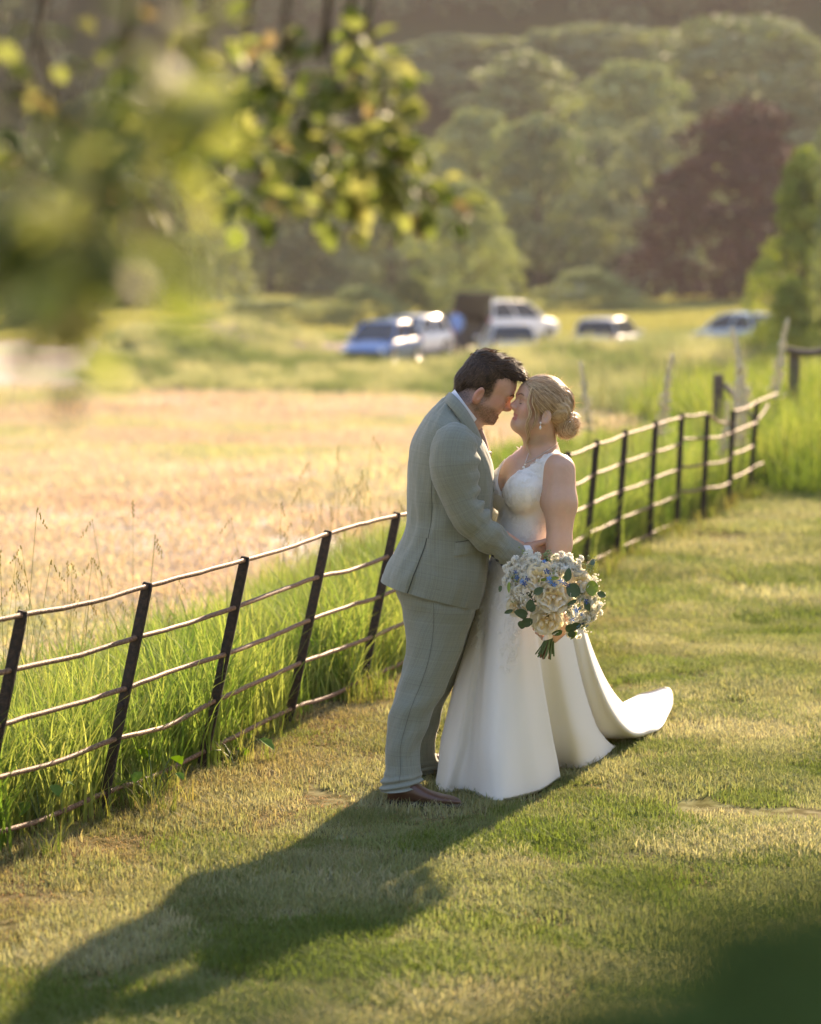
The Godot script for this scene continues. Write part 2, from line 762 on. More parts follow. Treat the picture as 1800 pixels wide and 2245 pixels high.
func terrain() -> void:
	var f := Form.new()
	var zs := []
	var z := 8.0
	while z > -640.0:
		zs.append(z)
		z -= 0.16 + maxf(0.0, -z - 6.0) * 0.014
	var rows := []
	var w := 150
	for zz: float in zs:
		var row := PackedVector3Array()
		var half := 14.0 + absf(zz) * 0.62
		for j in w + 1:
			var u := float(j) / w * 2.0 - 1.0
			var x := fence_x(maxf(zz, -30.0)) * (1.0 - absf(u)) * 0.6 + half * signf(u) * pow(absf(u), 1.9)
			row.append(Vector3(x, land(x, zz), zz))
		rows.append(row)
	f.sheet(rows, false)
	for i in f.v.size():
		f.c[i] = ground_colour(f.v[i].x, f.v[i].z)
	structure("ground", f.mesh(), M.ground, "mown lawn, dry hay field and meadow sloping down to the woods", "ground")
	# gravel track beside the parked cars
	var g := Form.new()
	rows = []
	for i in 26:
		var t := i / 25.0
		var m := Vector2(lerpf(-7.2, 1.5, t), lerpf(-103.0, -112.0, t))
		var row := PackedVector3Array()
		for j in 7:
			var q := m + Vector2(0.3, 1.0) * (j - 3) * (1.1 + 0.5 * t)
			row.append(Vector3(q.x, land(q.x, q.y) + 0.05, q.y))
		rows.append(row)
	g.sheet(rows, false)
	structure("gravel_track", g.mesh(), M.gravel, "pinkish gravel track running up to the parked cars", "track")


# ---------------------------------------------------------------- grass
func tuft(n: int, spread_: float, h0: float, h1: float, wide: float, lean: float, segs: int, seed_: int) -> ArrayMesh:
	var r := RandomNumberGenerator.new()
	r.seed = seed_
	var f := Form.new()
	for i in n:
		var a := r.randf() * TAU
		var o := Vector3(cos(a), 0, sin(a)) * sqrt(r.randf()) * spread_
		var dir := r.randf() * TAU
		var out := Vector3(cos(dir), 0, sin(dir))
		var side := Vector3(-out.z, 0, out.x) * wide * r.randf_range(0.7, 1.3)
		var h := r.randf_range(h0, h1)
		var l := lean * r.randf_range(0.2, 1.0) * h
		var k := r.randf_range(0.72, 1.2)
		f.tint = Color(k * r.randf_range(0.92, 1.12), k, k * r.randf_range(0.8, 1.1))
		var n0 := f.v.size()
		for s in segs:
			var t := float(s) / segs
			var p := o + out * l * t * t + Vector3(0, h * (t - 0.25 * lean * t * t * t), 0)
			var wd := side * (1.0 - t * 0.75)
			f.add(p - wd)
			f.add(p + wd)
		f.add(o + out * l + Vector3(0, h * (1.0 - 0.25 * lean), 0))
		for s in segs - 1:
			f.quad(n0 + s * 2, n0 + s * 2 + 1, n0 + s * 2 + 3, n0 + s * 2 + 2)
		f.tri(n0 + segs * 2 - 2, n0 + segs * 2 - 1, n0 + segs * 2)
	return f.mesh()


# place(r) -> [x, z, scale, colour] or null
func scatter(called: String, mesh: Mesh, m: Material, tries: int, place: Callable, parent: Node3D, seed_: int, sink := 0.0) -> int:
	var r := RandomNumberGenerator.new()
	r.seed = seed_
	var buf := PackedFloat32Array()
	var n := 0
	for i in tries:
		var q = place.call(r)
		if q == null:
			continue
		var x: float = q[0]
		var z: float = q[1]
		var s: float = q[2]
		var c: Color = q[3]
		var a := r.randf() * TAU
		var sy := s * r.randf_range(0.8, 1.2)
		buf.append_array([cos(a) * s, 0.0, sin(a) * s, x, 0.0, sy, 0.0, land(x, z) - sink, -sin(a) * s, 0.0, cos(a) * s, z, c.r, c.g, c.b, 1.0])
		n += 1
	var mm := MultiMesh.new()
	mm.transform_format = MultiMesh.TRANSFORM_3D
	mm.use_colors = true
	mm.mesh = mesh
	mm.instance_count = n
	mm.buffer = buf
	var o := MultiMeshInstance3D.new()
	o.name = called
	o.multimesh = mm
	o.material_override = m
	o.set_meta("kind", "stuff")
	parent.add_child(o, true)
	return n


func stuff(called: String, label: String, category: String) -> Node3D:
	var o := Node3D.new()
	o.name = numbered(called)
	add_child(o)
	tag(o, label, category, "", "stuff")
	return o


func grasses() -> void:
	var total := 0
	# the mown lawn
	var lawn := stuff("lawn_grass", "short mown lawn grass around the couple, green with straw patches", "grass")
	for k in 3:
		var blades := tuft(430, 0.17, 0.016, 0.046, 0.0018, 1.1, 2, 100 + k)
		var near_place := func(r: RandomNumberGenerator):
			var z := -r.randf_range(6.8, 17.0)
			var x := r.randf_range(-2.9, 4.2)
			var s := x - fence_x(z)
			if s < -0.1 or x > 1.4 - z * 0.16:
				return null
			var bare := patches.get_noise_2d(x * 1.7 + 9.0, z * 1.7)
			var edge := smoothstep(1.3, 0.2, s)
			if bare > 0.36 or (r.randf() < edge * 0.75 and bare > -0.25):
				return null
			var c := lawn_colour(x, z) * r.randf_range(0.8, 1.2)
			c = mix(c, Color(0.34, 0.25, 0.12), edge * 0.7 * r.randf())
			return [x, z, r.randf_range(0.75, 1.25) * (1.0 + 0.6 * patches.get_noise_2d(x * 1.2, z * 1.2 + 70.0)), c]
		total += scatter("tuft", blades, M.blade, 1400, near_place, lawn, 200 + k)
		var far_place := func(r: RandomNumberGenerator):
			var z := -r.randf_range(16.5, 42.0)
			var x := r.randf_range(0.0, 12.0)
			if x - fence_x(z) < 0.0 or x > 1.5 - z * 0.2:
				return null
			return [x, z, r.randf_range(1.3, 2.2), lawn_colour(x, z) * r.randf_range(0.8, 1.2)]
		total += scatter("tuft", blades, M.blade, 1500, far_place, lawn, 210 + k)
	# flat dry clippings and moss among it
	var thatch := tuft(160, 0.2, 0.006, 0.02, 0.0016, 3.5, 2, 140)
	var thatch_place := func(r: RandomNumberGenerator):
		var z := -r.randf_range(6.8, 19.0)
		var x := r.randf_range(-2.9, 4.2)
		var s := x - fence_x(z)
		if s < -0.1 or x > 1.4 - z * 0.16:
			return null
		var edge := smoothstep(1.6, 0.1, s)
		if r.randf() > 0.25 + edge * 0.75:
			return null
		return [x, z, r.randf_range(0.8, 1.5), mix(Color(0.36, 0.24, 0.13), Color(0.30, 0.26, 0.10), r.randf())]
	total += scatter("clippings", thatch, M.straw, 2200, thatch_place, lawn, 222)

	# uncut grass on the field side of the fence
	var tall := stuff("long_grass", "tall uncut green grass growing along the field side of the iron fence", "grass")
	for k in 3:
		var g := tuft(70, 0.15, 0.16, 0.55, 0.0040, 0.75, 4, 300 + k)
		var strip := func(r: RandomNumberGenerator):
			var z := -r.randf_range(7.6, 30.0)
			var w := strip_width(z)
			var u := pow(r.randf(), 1.15)
			var s := -0.17 - u * w
			var x := fence_x(z) + s
			var c := mix(Color(0.15, 0.25, 0.035), Color(0.42, 0.46, 0.12), patches.get_noise_2d(x, z) + r.randf() * 0.9)
			return [x, z, r.randf_range(0.75, 1.35) * (1.0 - 0.45 * u), c]
		total += scatter("tussock", g, M.blade, 1000, strip, tall, 320 + k, 0.02)
	# straggling blades on the lawn side of the fence foot
	var fringe := tuft(14, 0.05, 0.08, 0.26, 0.003, 0.9, 4, 340)
	var fringe_place := func(r: RandomNumberGenerator):
		var z := -r.randf_range(7.6, 26.0)
		var s := absf(r.randfn(0.0, 0.10))
		if patches.get_noise_1d(z * 2.0) < -0.1 + s:
			return null
		return [fence_x(z) + s, z, r.randf_range(0.6, 1.1), mix(Color(0.14, 0.20, 0.03), Color(0.34, 0.30, 0.10), r.randf())]
	total += scatter("tussock", fringe, M.blade, 420, fringe_place, tall, 341, 0.01)
	# seed heads on thin stalks
	var f := Form.new()
	for i in 5:
		var a := i * 1.9
		var o := Vector3(cos(a), 0, sin(a)) * 0.05
		var tip := o + Vector3(cos(a) * 0.12, 0.72 + 0.06 * i, sin(a) * 0.12)
		f.tint = Color(0.9, 1.0, 0.9)
		f.tube(curve([o, o.lerp(tip, 0.55) + Vector3(0, 0.04, 0), tip], 5), PackedFloat32Array([0.0016, 0.0014, 0.0013, 0.0011, 0.001]), 3, false)
		f.tint = Color(1.1, 0.95, 0.7)
		for j in 9:
			var q := tip + Vector3(sin(j * 2.4), 0, cos(j * 2.4)) * 0.004 + Vector3(cos(a) * 0.006, -0.009, sin(a) * 0.006) * j
			f.ball(q, Vector3(0.0028, 0.006, 0.0028), 3)
	var stalks := func(r: RandomNumberGenerator):
		var z := -r.randf_range(8.0, 24.0)
		var s := -0.15 - r.randf() * 0.9
		return [fence_x(z) + s, z, r.randf_range(0.7, 1.12), mix(Color(0.26, 0.30, 0.10), Color(0.45, 0.38, 0.20), r.randf())]
	total += scatter("seed_stalk", f.mesh(), M.blade, 90, stalks, tall, 351, 0.02)

	# rank growth beyond the end of the fence
	var rank := tuft(90, 0.35, 0.25, 0.75, 0.006, 0.7, 4, 360)
	var rank_place := func(r: RandomNumberGenerator):
		var z := -r.randf_range(24.5, 40.0)
		var x := r.randf_range(2.9, 9.5)
		if x < fence_x(maxf(z, -25.0)) + 0.2 or z > -24.0 - (x - 2.9) * 1.15 + r.randf():
			return null
		return [x, z, r.randf_range(0.6, 1.3), mix(Color(0.17, 0.25, 0.04), Color(0.40, 0.42, 0.10), patches.get_noise_2d(x, z) + r.randf() * 0.8)]
	total += scatter("tussock", rank, M.blade, 1500, rank_place, tall, 361, 0.03)

	# the cut field
	var hay := stuff("field_stubble", "pale dry stubble of the hay field beyond the fence", "stubble")
	for k in 2:
		var st := tuft(210, 0.34, 0.02, 0.07, 0.0035, 1.3, 2, 400 + k)
		var hay_place := func(r: RandomNumberGenerator):
			var z := -10.0 - 76.0 * pow(r.randf(), 1.6)
			var x := r.randf_range(-0.5, 0.5) * (8.0 - z * 0.42) - 0.5
			if -(x - fence_x(z)) < strip_width(z) * r.randf_range(0.7, 1.1) or in_bank(x, z):
				return null
			return [x, z, (0.8 - z * 0.035) * r.randf_range(0.7, 1.3), field_colour(x, z) * r.randf_range(0.85, 1.2)]
		total += scatter("stubble", st, M.straw, 2600, hay_place, hay, 420 + k)

	# rough grass on the bank and round the cars
	var rough := stuff("bank_grass", "rough tall grass on the bank in front of the parked cars", "grass")
	for k in 2:
		var b := tuft(130, 0.75, 0.3, 0.95, 0.014, 0.6, 3, 500 + k)
		var bank_place := func(r: RandomNumberGenerator):
			var z := -r.randf_range(34.0, 128.0)
			var x := r.randf_range(-14.0, 10.0 - z * 0.16)
			if not in_bank(x, z) or z < -98.0 and x > -3.0 and r.randf() < 0.6:
				return null
			var c := mix(Color(0.15, 0.20, 0.075), Color(0.45, 0.44, 0.25), patches.get_noise_2d(x * 0.3, z * 0.16) * 1.7 + 0.25 + r.randf() * 0.45)
			return [x, z, r.randf_range(0.7, 1.3) * (0.55 if x < 2.2 and z < -72.0 else 1.0), c]
		total += scatter("tussock", b, M.blade, 4200, bank_place, rough, 520 + k, 0.05)
	var mead := tuft(110, 0.8, 0.08, 0.25, 0.014, 0.9, 2, 540)
	var mead_place := func(r: RandomNumberGenerator):
		var z := -r.randf_range(120.0, 200.0)
		var x := r.randf_range(-30.0, 36.0)
		return [x, z, r.randf_range(1.0, 1.8), mix(Color(0.30, 0.31, 0.10), Color(0.38, 0.36, 0.13), r.randf())]
	total += scatter("meadow_tuft", mead, M.blade, 2600, mead_place, rough, 541)
	print("grass instances ", total)


func weeds_and_spikes() -> void:
	# broad lobed leaves at the foot of the fence
	var leaf := lobed_leaf(0.06, 0.07)
	var spots := [[-1.62, -10.0, 7, 0.34], [-1.35, -10.45, 6, 0.26], [-0.98, -10.95, 5, 0.20], [-1.75, -9.6, 6, 0.22], [-0.72, -11.75, 4, 0.12]]
	var says := ["leafy weed with broad toothed leaves under the rails, biggest of the clump", "broad-leaved weed among long grass beside a leaning fence post", "single sprig of pale lobed leaves low between two fence posts", "leafy weed at the very end of the shaded fence foot", "small lobed-leaf weed at the base of an iron fence post"]
	for i in spots.size():
		var q: Array = spots[i]
		var o := thing("leafy_weed", says[i], "weed", Vector3(q[0], land(q[0], q[1]), q[1]), "weeds at the fence foot")
		var f := Form.new()
		for j in q[2]:
			var a: float = j * 2.4 + i
			var tip := Vector3(cos(a) * 0.10, q[3] * (0.5 + 0.5 * sin(j * 1.7) * 0.5 + 0.25), sin(a) * 0.10)
			f.tube(curve([Vector3.ZERO, tip * 0.5 + Vector3(0, 0.03, 0), tip], 4), PackedFloat32Array([0.003, 0.0025, 0.002, 0.0015]), 4, false)
			var l := part("leaf", leaf, M.weed_leaf, o)
			l.transform = Transform3D(Basis(Vector3.UP, -a) * Basis(Vector3.FORWARD, 0.5 + 0.4 * sin(j * 3.1)) * Basis(Vector3.RIGHT, 0.3 * sin(j)) * (0.9 + 0.3 * sin(j * 2.2)), tip)
		part("stalk", f.mesh(), M.stem, o)
	# pale flower spikes beyond the end of the fence
	var spike := Form.new()
	spike.tube(PackedVector3Array([Vector3.ZERO, Vector3(0.01, 0.5, 0), Vector3(0, 1.05, 0)]), PackedFloat32Array([0.008, 0.006, 0.003]), 5, false)
	var r := RandomNumberGenerator.new()
	r.seed = 77
	var florets := Form.new()
	for i in 230:
		var t := r.randf()
		var a := r.randf() * TAU
		var w := (0.062 + 0.02 * sin(t * 31.0)) * (1.0 - t * 0.8) * r.randf()
		florets.ball(Vector3(cos(a) * w + 0.05 * t * t, 0.5 + 0.58 * t, sin(a) * w), Vector3(1, 1.4, 1) * r.randf_range(0.006, 0.013), 3)
	var sm := spike.mesh()
	var fm := florets.mesh()
	var where := [[1305, 860, -25.5, 1.05], [1445, 905, -24.0, 1.15], [1600, 925, -23.6, 1.0], [1570, 930, -24.0, 0.8], [1650, 850, -26.5, 1.25], [1690, 850, -27.5, 1.3], [1625, 915, -24.6, 0.85], [1600, 860, -27.0, 0.9]]
	var plumes := ["pale flower plume standing alone nearest the bride's bun, behind the rails", "pale flower plume between two upright posts, halfway to the broken fence end", "pale plume leaning in front of the grey wooden post", "short pale plume low beside the grey wooden post", "tall thick pale plume above the bent end rails", "tallest pale plume of all, next to the short wooden fence", "short pale plume right over the snapped rail", "slender pale plume behind the slanting wooden brace"]
	for k in where.size():
		var q: Array = where[k]
		var z: float = q[2]
		var x := at(q[0], q[1], z).x
		var o := thing("flower_spike", plumes[k], "wildflower", Vector3(x, land(x, z), z), "pale flower spikes beyond the fence")
		o.scale = Vector3.ONE * q[3]
		o.rotation = Vector3(0.10 * sin(x * 7.0), x * 9.0, 0.10 * cos(x * 5.0))
		part("stalk", sm, M.stem, o)
		part("plume", fm, M.plume, o).set_meta("kind", "stuff")


func lobed_leaf(w: float, l: float) -> ArrayMesh:   # lies along +x from the stalk, gently folded
	var f := Form.new()
	var edge := [[0.0, 0.0], [0.12, 0.45], [0.3, 0.8], [0.42, 0.72], [0.58, 1.0], [0.68, 0.72], [0.84, 0.55], [1.0, 0.0]]
	for s in [-1.0, 1.0]:
		var n0 := f.v.size()
		for q in edge:
			f.add(Vector3(q[0] * l, -0.10 * l * pow(q[0], 2.0), 0))
			f.add(Vector3(q[0] * l * (1.0 - 0.05 * q[1]), 0.22 * w * q[1] - 0.12 * l * pow(q[0], 2.0), s * q[1] * w * 0.5))
		for i in edge.size() - 1:
			var a := n0 + i * 2
			if s > 0:
				f.quad(a, a + 1, a + 3, a + 2)
			else:
				f.quad(a, a + 2, a + 3, a + 1)
	return f.mesh()


# ---------------------------------------------------------------- woods, trees, hedges
# a crown in a unit box (x, z in -0.5..0.5, y in 0..1): leaf-sized faces on the shells of many overlapping clumps
func crown(seed_: int, clumps: int, per: int, leaf: float, taper: float, droop: float, c0: Color, c1: Color) -> ArrayMesh:
	var r := RandomNumberGenerator.new()
	r.seed = seed_
	var f := Form.new()
	for i in clumps:
		var t := pow((i + r.randf()) / clumps, 0.9)
		var y := 0.06 + 0.84 * t
		var girth := pow(sin(clampf(t * 0.68 + 0.30, 0, 1) * PI), 0.6) * (1.0 - taper * t)
		var a := i * 2.39996 + r.randf() * 0.6
		var rad := 0.40 * girth * sqrt(r.randf_range(0.25, 1.0))
		var m := Vector3(cos(a) * rad, y - droop * rad * rad, sin(a) * rad)
		var size := r.randf_range(0.07, 0.17) * (1.0 - 0.35 * t)
		var tone := r.randf()
		for j in per:
			var d := Vector3(r.randfn(), r.randfn(), r.randfn()).normalized()
			if d.y < -0.35 and r.randf() < 0.6:
				d.y = -d.y
			var p := m + d * Vector3(1.15, 0.8, 1.15) * size * (0.55 + 0.5 * sqrt(r.randf()))
			var n := (d + Vector3(r.randfn(), r.randfn(), r.randfn()) * 0.6).normalized()
			var u := n.cross(Vector3(r.randfn(), r.randfn(), r.randfn())).normalized() * leaf * r.randf_range(0.6, 1.3)
			var w := n.cross(u).normalized() * leaf * 0.7
			f.tint = mix(c0, c1, tone * 1.1 + r.randf() * 0.4 - 0.2) * r.randf_range(0.75, 1.25)
			f.tint.a = 1.0
			var k := f.add(p - u)
			f.add(p + w * 0.6)
			f.add(p + u - Vector3(0, leaf * 0.3, 0))
			f.add(p - w * 0.6)
			f.quad(k, k + 1, k + 2, k + 3)
	return f.mesh()


func trunk_mesh(seed_: int) -> ArrayMesh:   # unit height, limbs included
	var r := RandomNumberGenerator.new()
	r.seed = seed_
	var f := Form.new()
	f.tube(curve([Vector3(0, -0.05, 0), Vector3(0.01, 0.25, 0.005), Vector3(-0.01, 0.5, 0), Vector3(0, 0.8, 0.01)], 8), PackedFloat32Array([0.045, 0.036, 0.031, 0.027, 0.022, 0.017, 0.011, 0.005]), 8)
	for i in 7:
		var a := i * 2.4
		var y := 0.25 + 0.06 * i
		var tip := Vector3(cos(a) * 0.3, y + 0.25, sin(a) * 0.3)
		f.tube(curve([Vector3(0, y, 0), Vector3(cos(a) * 0.14, y + 0.1, sin(a) * 0.14), tip], 5), PackedFloat32Array([0.016, 0.013, 0.009, 0.006, 0.002]), 5)
	return f.mesh()


func background() -> void:
	M.weed_leaf = leafy(0.13, 0.21, 0.035, Color(0.75, 0.82, 0.25), 0.85)
	M.plume = leafy(0.62, 0.56, 0.40, Color(0.5, 0.47, 0.36), 0.8)
	var soft := crown(1, 46, 190, 0.020, 0.25, 0.25, Color(0.135, 0.175, 0.080), Color(0.27, 0.30, 0.15))
	var pale := crown(2, 40, 190, 0.020, 0.35, 0.3, Color(0.19, 0.235, 0.095), Color(0.36, 0.385, 0.17))
	var full_leaf := crown(3, 44, 190, 0.020, 0.25, 0.25, Color(0.135, 0.175, 0.080), Color(0.25, 0.28, 0.14))
	var copper := crown(4, 60, 200, 0.018, 0.30, 0.5, Color(0.026, 0.010, 0.010), Color(0.080, 0.028, 0.024))
	var yew := crown(5, 34, 300, 0.020, 0.55, 0.9, Color(0.09, 0.14, 0.022), Color(0.30, 0.34, 0.07))
	var silver_leaf := crown(6, 40, 190, 0.020, 0.3, 0.2, Color(0.17, 0.20, 0.12), Color(0.34, 0.36, 0.22))
	var shrub := crown(7, 26, 170, 0.030, 0.2, 0.2, Color(0.10, 0.135, 0.045), Color(0.19, 0.20, 0.08))
	var hill_leaf := crown(13, 26, 90, 0.036, 0.25, 0.25, Color(0.135, 0.175, 0.080), Color(0.25, 0.28, 0.14))
	var trunk := trunk_mesh(50)
	# name, label, crown, material, x of the middle, base y (survey), top y, width (survey), depth
	var list := [
		["copper_beech", "dark maroon copper beech reaching down to the meadow", copper, M.copper, 1625, 655, 235, 470, -185.0],
		["conifer_tree", "bright green drooping conifer in front of the copper beech", yew, M.foliage, 1765, 735, 330, 260, -88.0],
		["beech_tree", "dark leafy tree towering over the maroon beech", full_leaf, M.foliage, 1905, 700, -160, 230, -80.0],
		["willow_tree", "yellow-green tree with drooping tufts behind the open tailgate", pale, M.foliage, 1015, 672, 395, 260, -150.0],
		["broadleaf_tree", "rounded mid-green tree with domed top behind the drooping yellow-green one", soft, M.foliage, 1180, 655, 250, 330, -205.0],
		["broadleaf_tree", "broad tree with silvery sunlit crown next to the maroon beech", silver_leaf, M.foliage, 1440, 655, 250, 300, -208.0],
		["broadleaf_tree", "pointed yellow-green tree rising behind the domed mid-green one", pale, M.foliage, 1045, 650, 235, 240, -225.0],
		["broadleaf_tree", "tall yellowish tree standing above the silvery crown", pale, M.foliage, 1385, 620, 130, 330, -235.0],
		["broadleaf_tree", "wide hazy olive tree on the slope, dome above the others", soft, M.foliage, 1290, 560, 55, 430, -275.0],
		["broadleaf_tree", "wide hazy olive tree filling the slope beside the hanging leaves", soft, M.foliage, 1000, 560, 80, 420, -280.0],
		["broadleaf_tree", "dull green tree on the slope above the copper beech", full_leaf, M.foliage, 1640, 560, 40, 420, -255.0],
		["broadleaf_tree", "hazy grey-green tree at the head of the dark hollow", soft, M.foliage, 560, 600, 200, 330, -270.0],
		["broadleaf_tree", "dark tree in the shaded hollow behind the low hedge", full_leaf, M.foliage, 590, 640, 330, 330, -215.0],
		["broadleaf_tree", "second dark tree in the hollow, next to the drooping yellow-green one", full_leaf, M.foliage, 760, 640, 340, 330, -212.0],
		["ash_tree", "olive sunlit tree with ragged outline at the hollow's edge", pale, M.foliage, 405, 650, 330, 260, -178.0],
		["broadleaf_tree", "bushy green tree behind the low hedge under hanging leaves", soft, M.foliage, 860, 650, 430, 230, -200.0],
		["broadleaf_tree", "large dim tree behind the dangling foreground twigs", soft, M.foliage, 190, 660, 210, 380, -180.0],
		["broadleaf_tree", "dim green tree filling the gap between the domed tree and the silvery one", soft, M.foliage, 1310, 650, 290, 260, -222.0],
		["broadleaf_tree", "mid-green tree behind the yellow-green drooping one, next to the dark hollow", soft, M.foliage, 930, 640, 330, 300, -232.0],
		["broadleaf_tree", "tall hazy tree between the two wide olive domes on the slope", pale, M.foliage, 1150, 600, 110, 330, -262.0],
		["broadleaf_tree", "hazy tree on the slope right above the dark hollow", soft, M.foliage, 760, 560, 150, 380, -290.0],
		["broadleaf_tree", "broad dusky tree on the slope behind the silvery crown", soft, M.foliage, 1480, 580, 110, 330, -262.0],
		["broadleaf_tree", "green tree between the silvery crown and the copper beech", pale, M.foliage, 1525, 640, 300, 200, -225.0],
		["broadleaf_tree", "olive bushy tree at the hollow edge beside the ragged one", soft, M.foliage, 300, 650, 300, 280, -205.0],
		["broadleaf_tree", "shaded tree at the far corner of the pale field", full_leaf, M.foliage, 20, 690, 300, 320, -150.0],
	]
	for q in list:
		var z: float = q[8]
		var base := at(q[4], q[5], z)
		var top := at(q[4], q[6], z)
		var wide: float = q[7] / FOCAL * -z
		var y0 := land(base.x, z)
		var o := thing(q[0], q[1], "tree", Vector3(base.x, y0, z), "trees beyond the field")
		var tall := top.y - y0
		var c := part("crown", q[2], q[3], o)
		c.scale = Vector3(wide * (2.0 if z < -240.0 else 1.75 if z < -215.0 else 1.35), tall * 1.05, wide * 1.3)
		c.rotation.y = q[4] * 0.37
		var t := part("trunk", trunk, M.bark, o)
		t.scale = Vector3(minf(wide, tall), tall, minf(wide, tall))
	# the trees at the photographer's back
	var behind := [[soft, 5.0, 9.0, 12.0, 9.0], [full_leaf, -3.5, 12.0, 13.0, 10.0], [soft, 12.0, 3.0, 12.0, 9.0], [full_leaf, 13.5, 13.0, 14.0, 11.0]]
	var says := ["leafy tree just behind the camera position", "dark tree behind the camera towards the fence", "leafy tree on the lawn away from the fence", "dark tree at the back of the lawn"]
	for i in behind.size():
		var q: Array = behind[i]
		var o := thing("garden_tree", says[i], "tree", Vector3(q[1], land(q[1], q[2]), q[2]), "trees at the back of the lawn")
		var c := part("crown", q[0], M.foliage, o)
		c.scale = Vector3(q[4], q[3], q[4])
		var t := part("trunk", trunk, M.bark, o)
		t.scale = Vector3(q[3] * 0.6, q[3], q[3] * 0.6)
	# shrubs and hedge mounds
	var low := [
		["hedge", "grassy overgrown hedge mound left of the copper beech", 1285, 668, 588, 260, -165.0, pale],
		["hedge", "low hedge with sunlit top running behind the grassy hump", 590, 722, 655, 420, -140.0, pale],
		["hedge", "ragged hedge between the low hedge and the parked cars", 790, 705, 625, 230, -140.0, pale],
		["bush", "round green bush at the edge of the dark hollow", 305, 665, 600, 120, -170.0, shrub],
		["bush", "bush with yellow tips just behind the dark car", 900, 690, 612, 120, -142.0, shrub],
		["bush", "dense dark bush under the bright conifer", 1735, 745, 610, 190, -78.0, yew],
		["bush", "dark hedge bush at the far end of the pale field", 110, 722, 640, 230, -138.0, shrub],
		["bush", "sunlit bush on the grassy hump beside the gravel track", 600, 762, 698, 130, -106.0, pale],
		["bush", "small dusty bush on the crest of the grassy hump", 510, 780, 716, 130, -104.0, pale],
	]
	for q in low:
		var z: float = q[6]
		var base := at(q[2], q[3], z)
		var top := at(q[2], q[4], z)
		var wide: float = q[5] / FOCAL * -z
		var y0 := land(base.x, z)
		var o := thing(q[0], q[1], "shrub", Vector3(base.x, y0 - 0.1, z), "hedges and bushes round the meadow")
		var c := part("foliage", q[7], M.foliage, o)
		c.scale = Vector3(wide * 1.15, (top.y - y0) * 1.1, minf(wide, 6.0))
		c.rotation.y = 0.15 * sin(q[2])
		var s := part("stem", trunk, M.bark, o)
		s.scale = Vector3(0.8, (top.y - y0) * 0.8, 0.8)
	# the wooded hillside reads as one mass
	var wood := stuff("hillside_wood", "dusky wooded hillside rising behind all the trees", "wood")
	for k in 2:
		var hill_place := func(r: RandomNumberGenerator):
			var z := -r.randf_range(315.0, 470.0)
			var x := r.randf_range(-0.26, 0.26) * -z
			return [x, z, r.randf_range(12.0, 19.0), Color(1, 1, 1) * r.randf_range(0.8, 1.2)]
		scatter("crown", hill_leaf, M.foliage, 170, hill_place, wood, 900 + k, 1.0)
	var gap_place := func(r: RandomNumberGenerator):
		var z := -r.randf_range(222.0, 285.0)
		var x := r.randf_range(-0.22, 0.22) * -z
		return [x, z, r.randf_range(9.0, 13.0), Color(1, 1, 1) * r.randf_range(0.8, 1.2)]
	scatter("crown", hill_leaf, M.foliage, 14, gap_place, wood, 905, 1.0)


